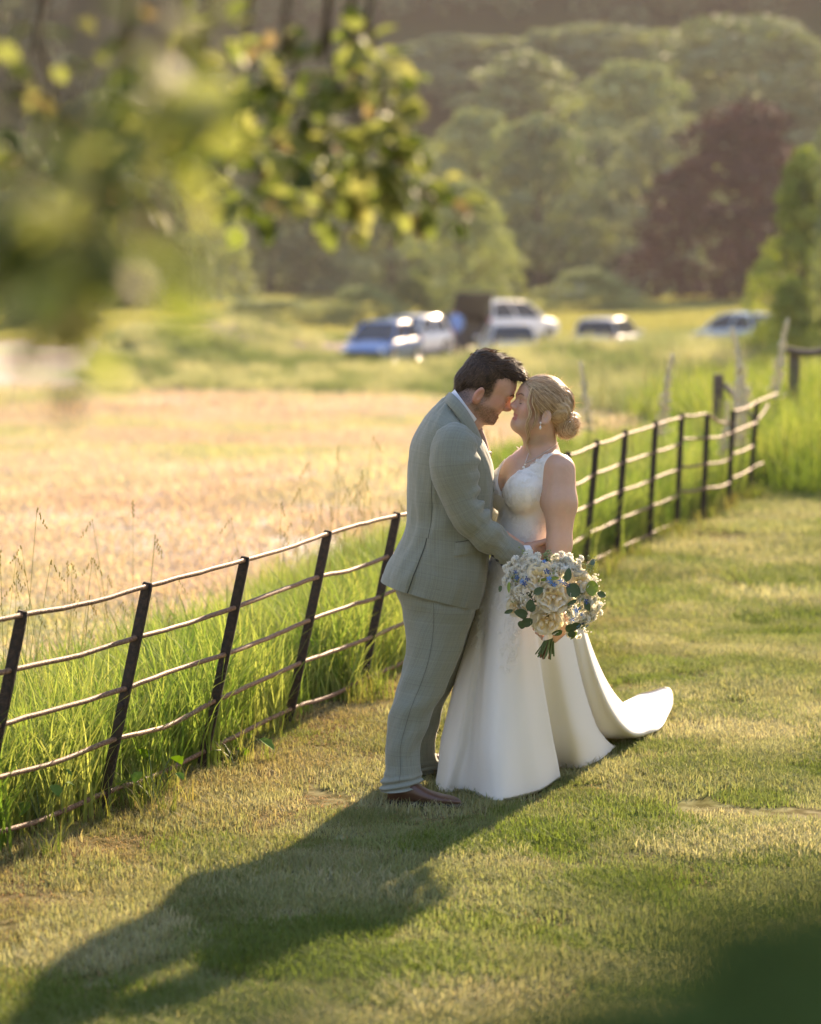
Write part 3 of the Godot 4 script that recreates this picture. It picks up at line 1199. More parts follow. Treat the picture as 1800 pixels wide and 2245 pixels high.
# ---------------------------------------------------------------- parked cars
# x runs forward; stations give [x, half width, sill y, belt y]; the cabin is a second loft
func make_car(label: String, where: Vector3, turn: float, body: Material, kind: String, open_boot := false) -> Node3D:
	var o := thing("parked_car", label, "car", where, "cars parked in the grass")
	o.rotation.y = turn
	var tall := {"hatch": 1.46, "estate": 1.48, "suv": 1.72}[kind] as float
	var long := {"hatch": 3.95, "estate": 4.65, "suv": 4.6}[kind] as float
	var hw := 0.88
	var belt := tall * 0.60
	var h := long / 2
	var st := [[-h, 0.70, 0.45, belt - 0.12], [-h + 0.12, 0.82, 0.28, belt - 0.02], [-h + 0.5, hw, 0.24, belt], [-h * 0.35, hw, 0.22, belt], [0.0, hw, 0.22, belt - 0.02], [h * 0.35, hw, 0.22, belt - 0.04], [h * 0.5, hw, 0.22, belt - 0.06], [h - 0.45, hw - 0.03, 0.24, belt - 0.18], [h - 0.12, 0.78, 0.28, belt - 0.28], [h, 0.64, 0.42, belt - 0.36]]
	var f := Form.new()
	var rows := []
	for q in st:
		var x: float = q[0]
		var w: float = q[1]
		var y0: float = q[2]
		var y1: float = q[3]
		rows.append(PackedVector3Array([Vector3(x, y0, -w * 0.9), Vector3(x, y0 + 0.06, -w * 0.97), Vector3(x, lerpf(y0, y1, 0.55), -w), Vector3(x, y1 - 0.05, -w * 0.96), Vector3(x, y1, -w * 0.88), Vector3(x, y1 + 0.03, -w * 0.4), Vector3(x, y1 + 0.04, 0), Vector3(x, y1 + 0.03, w * 0.4), Vector3(x, y1, w * 0.88), Vector3(x, y1 - 0.05, w * 0.96), Vector3(x, lerpf(y0, y1, 0.55), w), Vector3(x, y0 + 0.06, w * 0.97), Vector3(x, y0, w * 0.9)]))
	f.sheet(rows, true)
	f.fan(rows[0], true)
	f.fan(rows[rows.size() - 1])
	var b := part("body", f.mesh(), body, o)
	# cabin: roof and pillars painted, glass panes set in the frames
	var rear := -h + (0.25 if kind != "suv" else 0.15)
	var rear_top := -h + (0.75 if kind == "hatch" else 0.45)
	var front := h * 0.50
	var front_top := h * 0.10
	var wb := hw * 0.90
	var wt := hw * 0.70
	var roof := Form.new()
	rows = []
	for i in 7:
		var t := i / 6.0
		var x := lerpf(rear_top, front_top, t)
		var y := tall + 0.05 * sin(t * PI) - 0.03
		rows.append(PackedVector3Array([Vector3(x, y - 0.07, -wt - 0.015), Vector3(x, y - 0.02, -wt), Vector3(x, y + 0.02, -wt * 0.5), Vector3(x, y + 0.03, 0), Vector3(x, y + 0.02, wt * 0.5), Vector3(x, y - 0.02, wt), Vector3(x, y - 0.07, wt + 0.015)]))
	roof.sheet(rows, true)
	roof.fan(rows[0], true)
	roof.fan(rows[6])
	part("roof", roof.mesh(), body, o)
	for s in [-1.0, 1.0]:
		for q in [[front, front_top], [lerpf(rear, front, 0.5), lerpf(rear_top, front_top, 0.45)], [rear + 0.15, rear_top]]:
			var p := Form.new()
			p.tube(PackedVector3Array([Vector3(q[0], belt - 0.05, s * wb), Vector3(lerpf(q[0], q[1], 0.5), (belt + tall) * 0.5, s * (wb + wt) * 0.508), Vector3(q[1], tall - 0.06, s * wt)]), PackedFloat32Array([0.05, 0.04, 0.045]), 6)
			part("pillar", p.mesh(), body, o)
		var g := Form.new()
		g.flat_quad(Vector3(front - 0.03, belt, s * wb * 0.99), Vector3(rear + 0.2, belt + 0.02, s * wb * 0.99), Vector3(rear_top + 0.05, tall - 0.07, s * wt * 0.985), Vector3(front_top, tall - 0.07, s * wt * 0.985))
		part("side_window", g.mesh(), M.glass, o)
		var mr := Form.new()
		mr.ball(Vector3(front - 0.35, belt + 0.06, s * (hw + 0.10)), Vector3(0.06, 0.07, 0.11), 6)
		part("mirror", mr.mesh(), body, o)
		var hl := Form.new()
		hl.ball(Vector3(h - 0.13, belt - 0.36, s * 0.62), Vector3(0.10, 0.09, 0.15), 6)
		part("headlight", hl.mesh(), M.lamp, o)
		var tl := Form.new()
		tl.ball(Vector3(-h + 0.10, belt - 0.12, s * 0.72), Vector3(0.06, 0.15, 0.10), 6)
		part("tail_light", tl.mesh(), M.tail, o)
		for x in [-h + 0.75, h - 0.82]:
			var w := part("wheel", wheel_tyre, M.tyre, o)
			w.position = Vector3(x, 0.32, s * (hw - 0.09))
			part("rim", wheel_rim, M.rim, w)
	var ws := Form.new()
	ws.flat_quad(Vector3(front, belt - 0.02, -wb * 0.97), Vector3(front, belt - 0.02, wb * 0.97), Vector3(front_top, tall - 0.05, wt * 0.97), Vector3(front_top, tall - 0.05, -wt * 0.97))
	part("windscreen", ws.mesh(), M.glass, o)
	var bp := Form.new()
	bp.block(Vector3(-h - 0.02, 0.42, 0), Vector3(0.06, 0.10, 0.74), 0.03)
	part("bumper", bp.mesh(), M.trim, b)
	bp = Form.new()
	bp.block(Vector3(h - 0.01, 0.40, 0), Vector3(0.05, 0.10, 0.66), 0.03)
	part("bumper", bp.mesh(), M.trim, b)
	if open_boot:
		var hole := Form.new()
		hole.block(Vector3(-h + 0.10, 0.74, 0), Vector3(0.14, 0.28, 0.66), 0.02)
		part("boot_opening", hole.mesh(), M.trim, o)
		var lid := Form.new()
		lid.block(Vector3(-h + 0.02, tall + 0.34, 0), Vector3(0.05, 0.62, 0.74), 0.03, Basis(Vector3.FORWARD, -0.75))
		var l := part("tailgate", lid.mesh(), body, o)
		var lg := Form.new()
		lg.block(Vector3(-h - 0.02, tall + 0.30, 0), Vector3(0.05, 0.5, 0.62), 0.02, Basis(Vector3.FORWARD, -0.75))
		part("tailgate_lining", lg.mesh(), M.trim, l)
	else:
		var rg := Form.new()
		rg.flat_quad(Vector3(rear + 0.03, belt + 0.03, wb * 0.92), Vector3(rear + 0.03, belt + 0.03, -wb * 0.92), Vector3(rear_top - 0.02, tall - 0.08, -wt * 0.92), Vector3(rear_top - 0.02, tall - 0.08, wt * 0.92))
		part("rear_window", rg.mesh(), M.glass, o)
	return o


var wheel_tyre: ArrayMesh
var wheel_rim: ArrayMesh


func parked_cars() -> void:
	var t := Form.new()
	t.tube(PackedVector3Array([Vector3(0, 0, -0.10), Vector3(0, 0, -0.08), Vector3(0, 0, 0.08), Vector3(0, 0, 0.10)]), PackedFloat32Array([0.28, 0.315, 0.315, 0.28]), 20)
	wheel_tyre = t.mesh()
	t = Form.new()
	t.tube(PackedVector3Array([Vector3(0, 0, -0.106), Vector3(0, 0, 0.106)]), PackedFloat32Array([0.19, 0.19]), 16)
	wheel_rim = t.mesh()
	var blue := paint(0.035, 0.13, 0.34)
	var white := paint(0.72, 0.72, 0.72)
	var silver := paint(0.50, 0.52, 0.56)
	var black := paint(0.02, 0.018, 0.02)
	var pale := paint(0.38, 0.50, 0.62)
	var spot := func(px: float, z: float) -> Vector3:
		var x := at(px, 780.0, z).x
		return Vector3(x, land(x, z), z)
	make_car("blue hatchback with sunlit roof at the end of the parked row", spot.call(838.0, -100.0), -PI / 2 - 0.35, blue, "hatch")
	make_car("white car parked right behind the blue hatchback", spot.call(900.0, -106.0), -PI / 2 - 0.5, white, "hatch")
	make_car("black car with its tailgate raised", spot.call(1000.0, -112.0), PI / 2 + 0.25, black, "estate", true)
	make_car("white off-road car seen from behind with dark rear window", spot.call(1120.0, -121.0), PI / 2 - 0.75, white, "suv")
	make_car("silver hatchback sunk in the grass so that mostly its roof shows", spot.call(1113.0, -100.0), PI / 2 + 0.1, silver, "hatch")
	make_car("silver estate car standing alone in tall grass", spot.call(1335.0, -106.0), PI / 2 - 0.32, silver, "estate")
	make_car("pale blue car half hidden by the dark bush", spot.call(1615.0, -112.0), PI / 2 + 0.7, pale, "hatch")
	make_car("distant white car alone on the far meadow", spot.call(1243.0, -176.0), PI / 2, white, "hatch")
	# someone in a blue shirt bending into the open boot
	var at_boot: Vector3 = spot.call(1003.0, -108.6)
	var p := thing("person", "person in blue shirt bending beside the raised tailgate", "person", at_boot)
	var skin := Color(0.5, 0.33, 0.25)
	var f := Form.new()
	var b := [bone(Vector3(-0.10, 0.05, 0), Vector3(-0.09, 0.48, 0.02), 0.05, 0.06, 0.03), bone(Vector3(-0.09, 0.48, 0.02), Vector3(-0.06, 0.9, 0.1), 0.06, 0.09, 0.03), bone(Vector3(0.12, 0.05, 0), Vector3(0.12, 0.48, 0.02), 0.05, 0.06, 0.03), bone(Vector3(0.12, 0.48, 0.02), Vector3(0.08, 0.9, 0.1), 0.06, 0.09, 0.03), bone(Vector3(0, 0.95, 0.1), Vector3(-0.05, 1.32, -0.18), 0.14, 0.16, 0.05), bone(Vector3(-0.05, 1.4, -0.24), Vector3(-0.06, 1.5, -0.34), 0.06, 0.055, 0.03), egg(Transform3D(Basis.IDENTITY, Vector3(-0.06, 1.58, -0.40)), Vector3(0.08, 0.11, 0.10), 0.02), bone(Vector3(-0.22, 1.34, -0.2), Vector3(-0.28, 1.08, -0.35), 0.055, 0.045, 0.03), bone(Vector3(-0.28, 1.08, -0.35), Vector3(-0.15, 0.98, -0.55), 0.042, 0.035, 0.02), bone(Vector3(0.14, 1.34, -0.2), Vector3(0.24, 1.08, -0.35), 0.055, 0.045, 0.03), bone(Vector3(0.24, 1.08, -0.35), Vector3(0.12, 0.98, -0.55), 0.042, 0.035, 0.02)]
	flesh(f, b, 0.035, Vector3(-0.45, -0.05, -0.75), Vector3(0.45, 1.8, 0.4), func(_q): return skin)
	part("body", f.mesh(), M.skin, p)
	var sh := Form.new()
	flesh(sh, [bone(Vector3(0, 0.95, 0.1), Vector3(-0.05, 1.32, -0.18), 0.17, 0.19, 0.05), b[7], b[9], bone(Vector3(-0.2, 1.36, -0.2), Vector3(0.13, 1.36, -0.2), 0.09, 0.09, 0.04), bone(Vector3(-0.22, 1.34, -0.2), Vector3(-0.28, 1.08, -0.35), 0.075, 0.06, 0.03), bone(Vector3(0.14, 1.34, -0.2), Vector3(0.24, 1.08, -0.35), 0.075, 0.06, 0.03)], 0.035, Vector3(-0.5, 0.6, -0.6), Vector3(0.5, 1.7, 0.4), func(_q): return Color.WHITE)
	part("shirt", sh.mesh(), mat(0.16, 0.26, 0.50, 0.8), p)
	var tr := Form.new()
	flesh(tr, [bone(Vector3(-0.10, 0.05, 0), Vector3(-0.09, 0.48, 0.02), 0.075, 0.08, 0.03), bone(Vector3(-0.09, 0.48, 0.02), Vector3(-0.06, 0.9, 0.1), 0.08, 0.11, 0.03), bone(Vector3(0.12, 0.05, 0), Vector3(0.12, 0.48, 0.02), 0.075, 0.08, 0.03), bone(Vector3(0.12, 0.48, 0.02), Vector3(0.08, 0.9, 0.1), 0.08, 0.11, 0.03)], 0.035, Vector3(-0.4, -0.05, -0.3), Vector3(0.4, 1.15, 0.4), func(_q): return Color.WHITE)
	part("trousers", tr.mesh(), mat(0.06, 0.06, 0.08, 0.9), p)
	var hr := Form.new()
	flesh(hr, [egg(Transform3D(Basis.IDENTITY, Vector3(-0.06, 1.62, -0.38)), Vector3(0.088, 0.10, 0.105), 0.02)], 0.03, Vector3(-0.3, 1.4, -0.6), Vector3(0.2, 1.8, -0.1), func(_q): return Color(0.05, 0.035, 0.025))
	part("hair", hr.mesh(), M.hair, p)


# ---------------------------------------------------------------- iron fence
func rail_height(z: float, k: int) -> float:   # k = 0 the top rail ... 4 the bottom one
	return lerpf(0.865, 0.795, clampf((-z - 10.8) / 11.0, -0.2, 1.3)) - 0.193 * k - (0.012 if k == 4 else 0.0)


func post_lean(z: float) -> float:   # sideways per metre of height: the old fence leans over the lawn
	return lerpf(0.212, 0.04, smoothstep(12.5, 22.0, -z))


func fence_point(z: float, h: float) -> Vector3:
	return Vector3(fence_x(z) + (h - 0.27) * post_lean(z), h, z)


func iron_post(h: float) -> ArrayMesh:   # flat bar with a rounded, worn top; foot at the origin
	var f := Form.new()
	var rows := []
	for q in [[-0.15, 1.0, 1.0], [0.05, 1.0, 1.0], [0.3, 0.97, 1.0], [0.6, 1.02, 1.0], [h - 0.03, 1.0, 1.0], [h - 0.012, 0.93, 1.0], [h, 0.72, 0.8]]:
		var w: float = 0.0205 * q[1]
		var d: float = 0.0095 * q[2]
		var c := 0.003
		var y: float = q[0]
		rows.append(PackedVector3Array([Vector3(w, y, d - c), Vector3(w - c, y, d), Vector3(-w + c, y, d), Vector3(-w, y, d - c), Vector3(-w, y, -d + c), Vector3(-w + c, y, -d), Vector3(w - c, y, -d), Vector3(w, y, -d + c)]))
	f.sheet(rows, true, 1, 1, true)
	f.fan(rows[rows.size() - 1])
	for y in [0.22, 0.42]:
		f.block(Vector3(0, y, 0.012), Vector3(0.011, 0.011, 0.006), 0.003)
	return f.mesh()


func fences() -> void:
	var o := thing("estate_fence", "long leaning iron estate fence with five rusty round rails beside the couple", "fence", Vector3(FENCE_X[4], 0, FENCE_Z[4]))
	var r := RandomNumberGenerator.new()
	r.seed = 5
	var bar := iron_post(0.90)
	for i in range(2, 16):
		var z: float = FENCE_Z[i]
		var p := part("post", bar, M.iron, o)
		var foot := fence_point(z, land(FENCE_X[i], z))
		var up := (fence_point(z, 1.0) - fence_point(z, 0.0)).normalized()
		var dir := (fence_point(z - 0.5, 0.3) - fence_point(z + 0.5, 0.3))
		dir = (dir - up * dir.dot(up)).normalized()
		p.transform = Transform3D(Basis(up.cross(-dir).normalized(), up, -dir).rotated(up, r.randf_range(-0.15, 0.15)).scaled_local(Vector3(1, (rail_height(z, 0) + 0.035 - land(FENCE_X[i], z)) / 0.90, 1)), foot - o.position)
	for k in 5:
		var pts := []
		for i in range(2, 16):
			var z: float = FENCE_Z[i]
			pts.append(fence_point(z, rail_height(z, k)) - o.position)
			if i < 15:
				var zm: float = (FENCE_Z[i] + FENCE_Z[i + 1]) * 0.5
				var sag := r.randf_range(-0.02, 0.006) if k != 3 or i != 4 else -0.03
				pts.append(fence_point(zm, rail_height(zm, k) + sag) + Vector3(r.randf_range(-0.008, 0.008), 0, 0) - o.position)
		var path := curve(pts, 110)
		var rad := PackedFloat32Array()
		for i in path.size():
			path[i] += Vector3(bumps.get_noise_2d(i * 0.5, k * 9.0), bumps.get_noise_2d(i * 0.5, k * 9.0 + 50.0), 0) * 0.004
			rad.append(0.0098 + 0.0008 * bumps.get_noise_1d(i * 1.3 + k * 30))
		var f := Form.new()
		f.tube(path, rad, 9)
		part("rail", f.mesh(), M.rail, o)
	# the broken end beyond it
	var e := thing("broken_fence", "far end of the iron fence with bent and snapped rails", "fence", Vector3(2.3, land(2.3, -22.3), -22.3))
	var posts := [[1551, 905, -22.35, 0.03], [1607, 899, -23.2, 0.03], [1659, 879, -24.5, 0.05]]
	for q in posts:
		var top := at(q[0], q[1], q[2])
		var p := part("post", bar, M.iron, e)
		var y0 := land(top.x, top.z)
		var foot := Vector3(top.x - q[3], y0, top.z)
		var up := (top - foot).normalized()
		p.transform = Transform3D(Basis(up.cross(Vector3(0.3, 0, 0.95)).normalized(), up, Vector3(0.3, 0, 0.95)).scaled_local(Vector3(1, (top - foot).length() / 0.9, 1)), foot - e.position)
	var z0 := -21.6
	var bent := [
		[[1491, 912, z0], [1521, 912, -22.0], [1551, 908, -22.35], [1575, 925, -22.8], [1607, 928, -23.2]],
		[[1610, 901, -23.2], [1640, 893, -24.0], [1659, 881, -24.5], [1703, 863, -25.6]],
		[[1491, 963, z0], [1551, 960, -22.35], [1580, 958, -22.8], [1607, 947, -23.2], [1659, 926, -24.5]],
		[[1659, 922, -24.5], [1675, 902, -24.8], [1684, 884, -25.0]],
		[[1489, 1023, z0], [1520, 1022, -22.0], [1549, 1017, -22.35], [1580, 1014, -22.8], [1604, 1002, -23.2]],
		[[1607, 995, -23.2], [1630, 988, -23.8], [1652, 976, -24.5]],
		[[1486, 1077, z0], [1515, 1077, -22.0], [1547, 1070, -22.35], [1580, 1067, -22.8], [1602, 1056, -23.2]],
		[[1607, 1048, -23.2], [1635, 1035, -24.0], [1650, 1025, -24.5], [1672, 1015, -24.9]],
	]
	for q in bent:
		var pts := []
		for w in q:
			pts.append(at(w[0], w[1], w[2]) - e.position)
		var path := curve(pts, 14)
		var rad := PackedFloat32Array()
		for i in path.size():
			rad.append(0.0105)
		var f := Form.new()
		f.tube(path, rad, 8)
		part("rail", f.mesh(), M.rail, e)
	# weathered wooden posts among the weeds
	var w1 := at(1575, 820, -28.0)
	var g1 := Vector3(w1.x, land(w1.x, -28.0), -28.0)
	var s := thing("wooden_post", "grey wooden post with a slanting brace among the pale flower spikes", "post", g1)
	var pf := Form.new()
	pf.block(Vector3(0, (w1.y - g1.y) * 0.5, 0), Vector3(0.05, (w1.y - g1.y) * 0.5, 0.05), 0.012)
	part("post", pf.mesh(), M.old_wood, s)
	var bf := Form.new()
	var b0 := at(1590, 845, -27.9) - g1
	var b1 := at(1650, 915, -27.2) - g1
	bf.tube(PackedVector3Array([b0, b0.lerp(b1, 0.5), b1, Vector3(b1.x + 0.1, 0.0, b1.z)]), PackedFloat32Array([0.03, 0.032, 0.03, 0.03]), 7)
	part("brace", bf.mesh(), M.old_wood, s)
	var w2 := at(1741, 765, -31.0)
	var g2 := Vector3(w2.x, land(w2.x, -31.0), -31.0)
	var s2 := thing("wooden_fence", "short wooden fence with one rail beyond the flower spikes", "fence", g2)
	for dx in [0.0, 1.9]:
		var q := Form.new()
		q.block(Vector3(dx, (w2.y - g2.y) * 0.5, 0), Vector3(0.055, (w2.y - g2.y) * 0.5, 0.055), 0.012)
		part("post", q.mesh(), M.old_wood, s2)
	var rf := Form.new()
	var y := w2.y - g2.y - 0.02
	rf.tube(curve([Vector3(-0.1, y + 0.02, 0.07), Vector3(0.15, y - 0.02, 0.07), Vector3(0.6, y + 0.03, 0.07), Vector3(2.1, y + 0.05, 0.07)], 10), PackedFloat32Array([0.035, 0.04, 0.04, 0.04, 0.04, 0.04, 0.04, 0.04, 0.04, 0.035]), 8)
	part("rail", rf.mesh(), M.old_wood, s2)


# ---------------------------------------------------------------- leaves close to the lens
func overhang() -> void:
	var r := RandomNumberGenerator.new()
	r.seed = 64
	var kinds := [lobed_leaf(0.046, 0.050), lobed_leaf(0.050, 0.056), lobed_leaf(0.040, 0.046)]
	var tones := []
	for c in [Color(0.18, 0.22, 0.09), Color(0.29, 0.32, 0.16), Color(0.06, 0.085, 0.025), Color(0.40, 0.40, 0.24), Color(0.34, 0.25, 0.18)]:
		tones.append(leafy(c.r, c.g, c.b, Color(0.94, 0.95, 0.66), 0.6))
	var foot := Vector3(2.7, 0, -1.0)
	var tree := thing("overhanging_tree", "tree whose leafy twigs hang down close to the camera", "tree", foot)
	var tf := Form.new()
	tf.tube(curve([Vector3(0, -0.2, 0), Vector3(0.1, 1.4, 0), Vector3(-0.1, 2.9, -0.2), Vector3(-0.7, 4.2, -0.8), Vector3(-1.6, 4.8, -1.6)], 16), PackedFloat32Array([0.26, 0.2, 0.18, 0.17, 0.16, 0.155, 0.15, 0.14, 0.13, 0.12, 0.11, 0.10, 0.09, 0.08, 0.06, 0.04]), 12)
	part("trunk", tf.mesh(), M.bark, tree)
	# the crown over the camera: it keeps the nearest leaves in shade
	var cf := Form.new()
	for i in 12000:
		var d := Vector3(r.randfn(), r.randfn(), r.randfn()).normalized() * pow(r.randf(), 0.4)
		var p := Vector3(-1.6, 4.25, -2.3) + d * Vector3(2.8, 1.3, 1.9)
		var u := Vector3(r.randfn(), r.randfn() * 0.5, r.randfn()).normalized() * 0.075
		var w := u.cross(Vector3(r.randfn(), 1.5, r.randfn())).normalized() * 0.05
		cf.tint = Color(0.12, 0.16, 0.05) * r.randf_range(0.7, 1.3)
		cf.flat_quad(p - u, p + w, p + u, p - w)
	var crown_part := part("crown", cf.mesh(), M.leaf, tree)
	crown_part.set_meta("kind", "stuff")
	# each bough: limb points in metres, then hanging twigs drawn in the survey at one depth
	var boughs := [
		[-5.2, [[1, 560, -60], [545, 90], [560, 260], [545, 430]], 48],
		[-5.1, [[1, 640, -70], [640, 80], [650, 220], [600, 330], [560, 450]], 70],
		[-5.2, [[1, 730, -60], [720, 60], [740, 180], [790, 280], [860, 370], [935, 440]], 110],
		[-5.3, [[1, 780, -60], [790, 60], [800, 150], [780, 260], [730, 400], [735, 480]], 70],
		[-5.2, [[1, 820, -50], [815, 60], [835, 170], [825, 260]], 40],
		[-4.3, [[1, 300, -120], [290, 60], [240, 190], [200, 330], [170, 420]], 40],
		[-4.4, [[1, 420, -120], [400, 60], [350, 160], [330, 300], [300, 430]], 44],
		[-4.6, [[1, 120, -120], [90, 60], [120, 240], [60, 420], [90, 560]], 34],
		[-4.8, [[1, 470, -100], [470, 40], [500, 70]], 12],
		[-2.6, [[1, 380, -260], [390, 90], [350, 230], [330, 330]], 36],
		[-2.4, [[1, 120, -300], [150, 250], [125, 480], [105, 640], [90, 725]], 38],
		[-2.3, [[1, 40, -300], [60, 200], [40, 520], [60, 620]], 20],
		[-2.2, [[1, 230, -300], [225, 420], [215, 560], [205, 600]], 12],
	]
	var single := 0
	var mass := Form.new()
	var shades := [Color(0.18, 0.22, 0.09), Color(0.29, 0.32, 0.16), Color(0.06, 0.085, 0.025), Color(0.40, 0.40, 0.24), Color(0.34, 0.25, 0.18)]
	for bi in boughs.size():
		var q: Array = boughs[bi]
		var z: float = q[0]
		var start: Array = q[1][0]
		var first := at(start[1], start[2], z)
		var limb0 := foot + Vector3(-1.0, 4.3, -1.2)
		var crest := Vector3(lerpf(limb0.x, first.x, 0.85), first.y + 1.7, lerpf(limb0.z, z, 0.8))
		var pts := [limb0 - foot, crest - foot, first - foot]
		for w in range(1, q[1].size()):
			pts.append(at(q[1][w][0], q[1][w][1], z + 0.05 * sin(w * 2.0 + bi)) - foot)
		var path := curve(pts, 12 * pts.size())
		var rad := PackedFloat32Array()
		for i in path.size():
			rad.append(lerpf(0.016, 0.0012, pow(float(i) / path.size(), 0.35)))
		var f := Form.new()
		f.tube(path, rad, 6)
		var branch := part("branch", f.mesh(), M.bark, tree)
		for j in q[2]:
			var t := lerpf(2.0 / (pts.size() - 1), 1.0, sqrt(r.randf()))
			var p := path[mini(int(t * (path.size() - 1)), path.size() - 1)]
			var out := Vector3(r.randfn(), r.randfn() * 0.7 - 0.2, r.randfn()).normalized()
			p += out * r.randf_range(0.012, 0.085 if z < -4.0 else 0.055)
			var kind: ArrayMesh = kinds[r.randi() % 3]
			var tone := mini(4, int(pow(r.randf(), 1.2) * 4.3))
			var lt := Transform3D(Basis.looking_at(out, Vector3(0.1, 1, 0.2)) * Basis(Vector3.UP, PI / 2) * Basis(Vector3.RIGHT, r.randf_range(-1.2, 1.2)) * r.randf_range(0.7, 1.2), p)
			if j % 2 == 0 and single < 300:
				single += 1
				part("leaf", kind, tones[tone], branch).transform = lt
			else:
				var ar := kind.surface_get_arrays(0)
				var n0 := mass.v.size()
				mass.tint = shades[tone]
				for vv: Vector3 in ar[Mesh.ARRAY_VERTEX]:
					mass.add(lt * vv)
				for ii: int in ar[Mesh.ARRAY_INDEX]:
					mass.ix.append(n0 + ii)
	part("foliage", mass.mesh(), M.leaf, tree).set_meta("kind", "stuff")
	# a shrub right below the lens
	var sf := Vector3(0.42, 0, -0.95)
	var bush := thing("leafy_shrub", "dark leafy shrub whose tips reach up just in front of the camera", "shrub", sf)
	var sprigs := [[1640, 2080, -0.95], [1760, 1990, -1.0], [1540, 2150, -0.95], [1700, 2150, -0.9], [1470, 2230, -0.95], [1800, 2080, -0.92], [1600, 2200, -0.85], [1380, 2260, -0.95], [590, 2190, -1.15], [500, 2290, -1.1], [1850, 1950, -0.95], [1700, 2040, -1.0], [1310, 2230, -0.95], [1450, 2110, -0.95], [1580, 2020, -0.95], [1250, 2420, -0.6], [1000, 2460, -0.6], [760, 2440, -0.58], [560, 2400, -0.6], [330, 2470, -0.6], [1500, 2400, -0.6], [1720, 2330, -0.6]]
	var wide := lobed_leaf(0.040, 0.058)
	var deep := leafy(0.09, 0.13, 0.035, Color(0.5, 0.55, 0.25), 0.9)
	deep.metallic_specular = 0.1
	for q in sprigs:
		var tip := at(q[0], q[1], q[2]) - sf
		var f := Form.new()
		f.tube(curve([Vector3(tip.x * 0.2, 0, tip.z * 0.3), Vector3(tip.x * 0.6, tip.y * 0.6, tip.z * 0.5 + 0.05), tip], 8), PackedFloat32Array([0.008, 0.007, 0.006, 0.005, 0.004, 0.003, 0.0025, 0.0015]), 5)
		var st := part("stem", f.mesh(), M.bark, bush)
		var n := 18 if q[0] > 1000 or q[2] > -0.7 else 3
		for j in n:
			var a := j * 2.4 + r.randf()
			var out := Vector3(cos(a), r.randf_range(-0.2, 0.5), sin(a)).normalized()
			var l := part("leaf", wide, deep if q[0] > 1000 or q[2] > -0.7 else tones[0], st)
			l.transform = Transform3D(Basis.looking_at(out, Vector3.UP) * Basis(Vector3.UP, PI / 2) * r.randf_range(0.7, 1.0), tip - Vector3(0, 0.006 * j, 0) + out * 0.004)


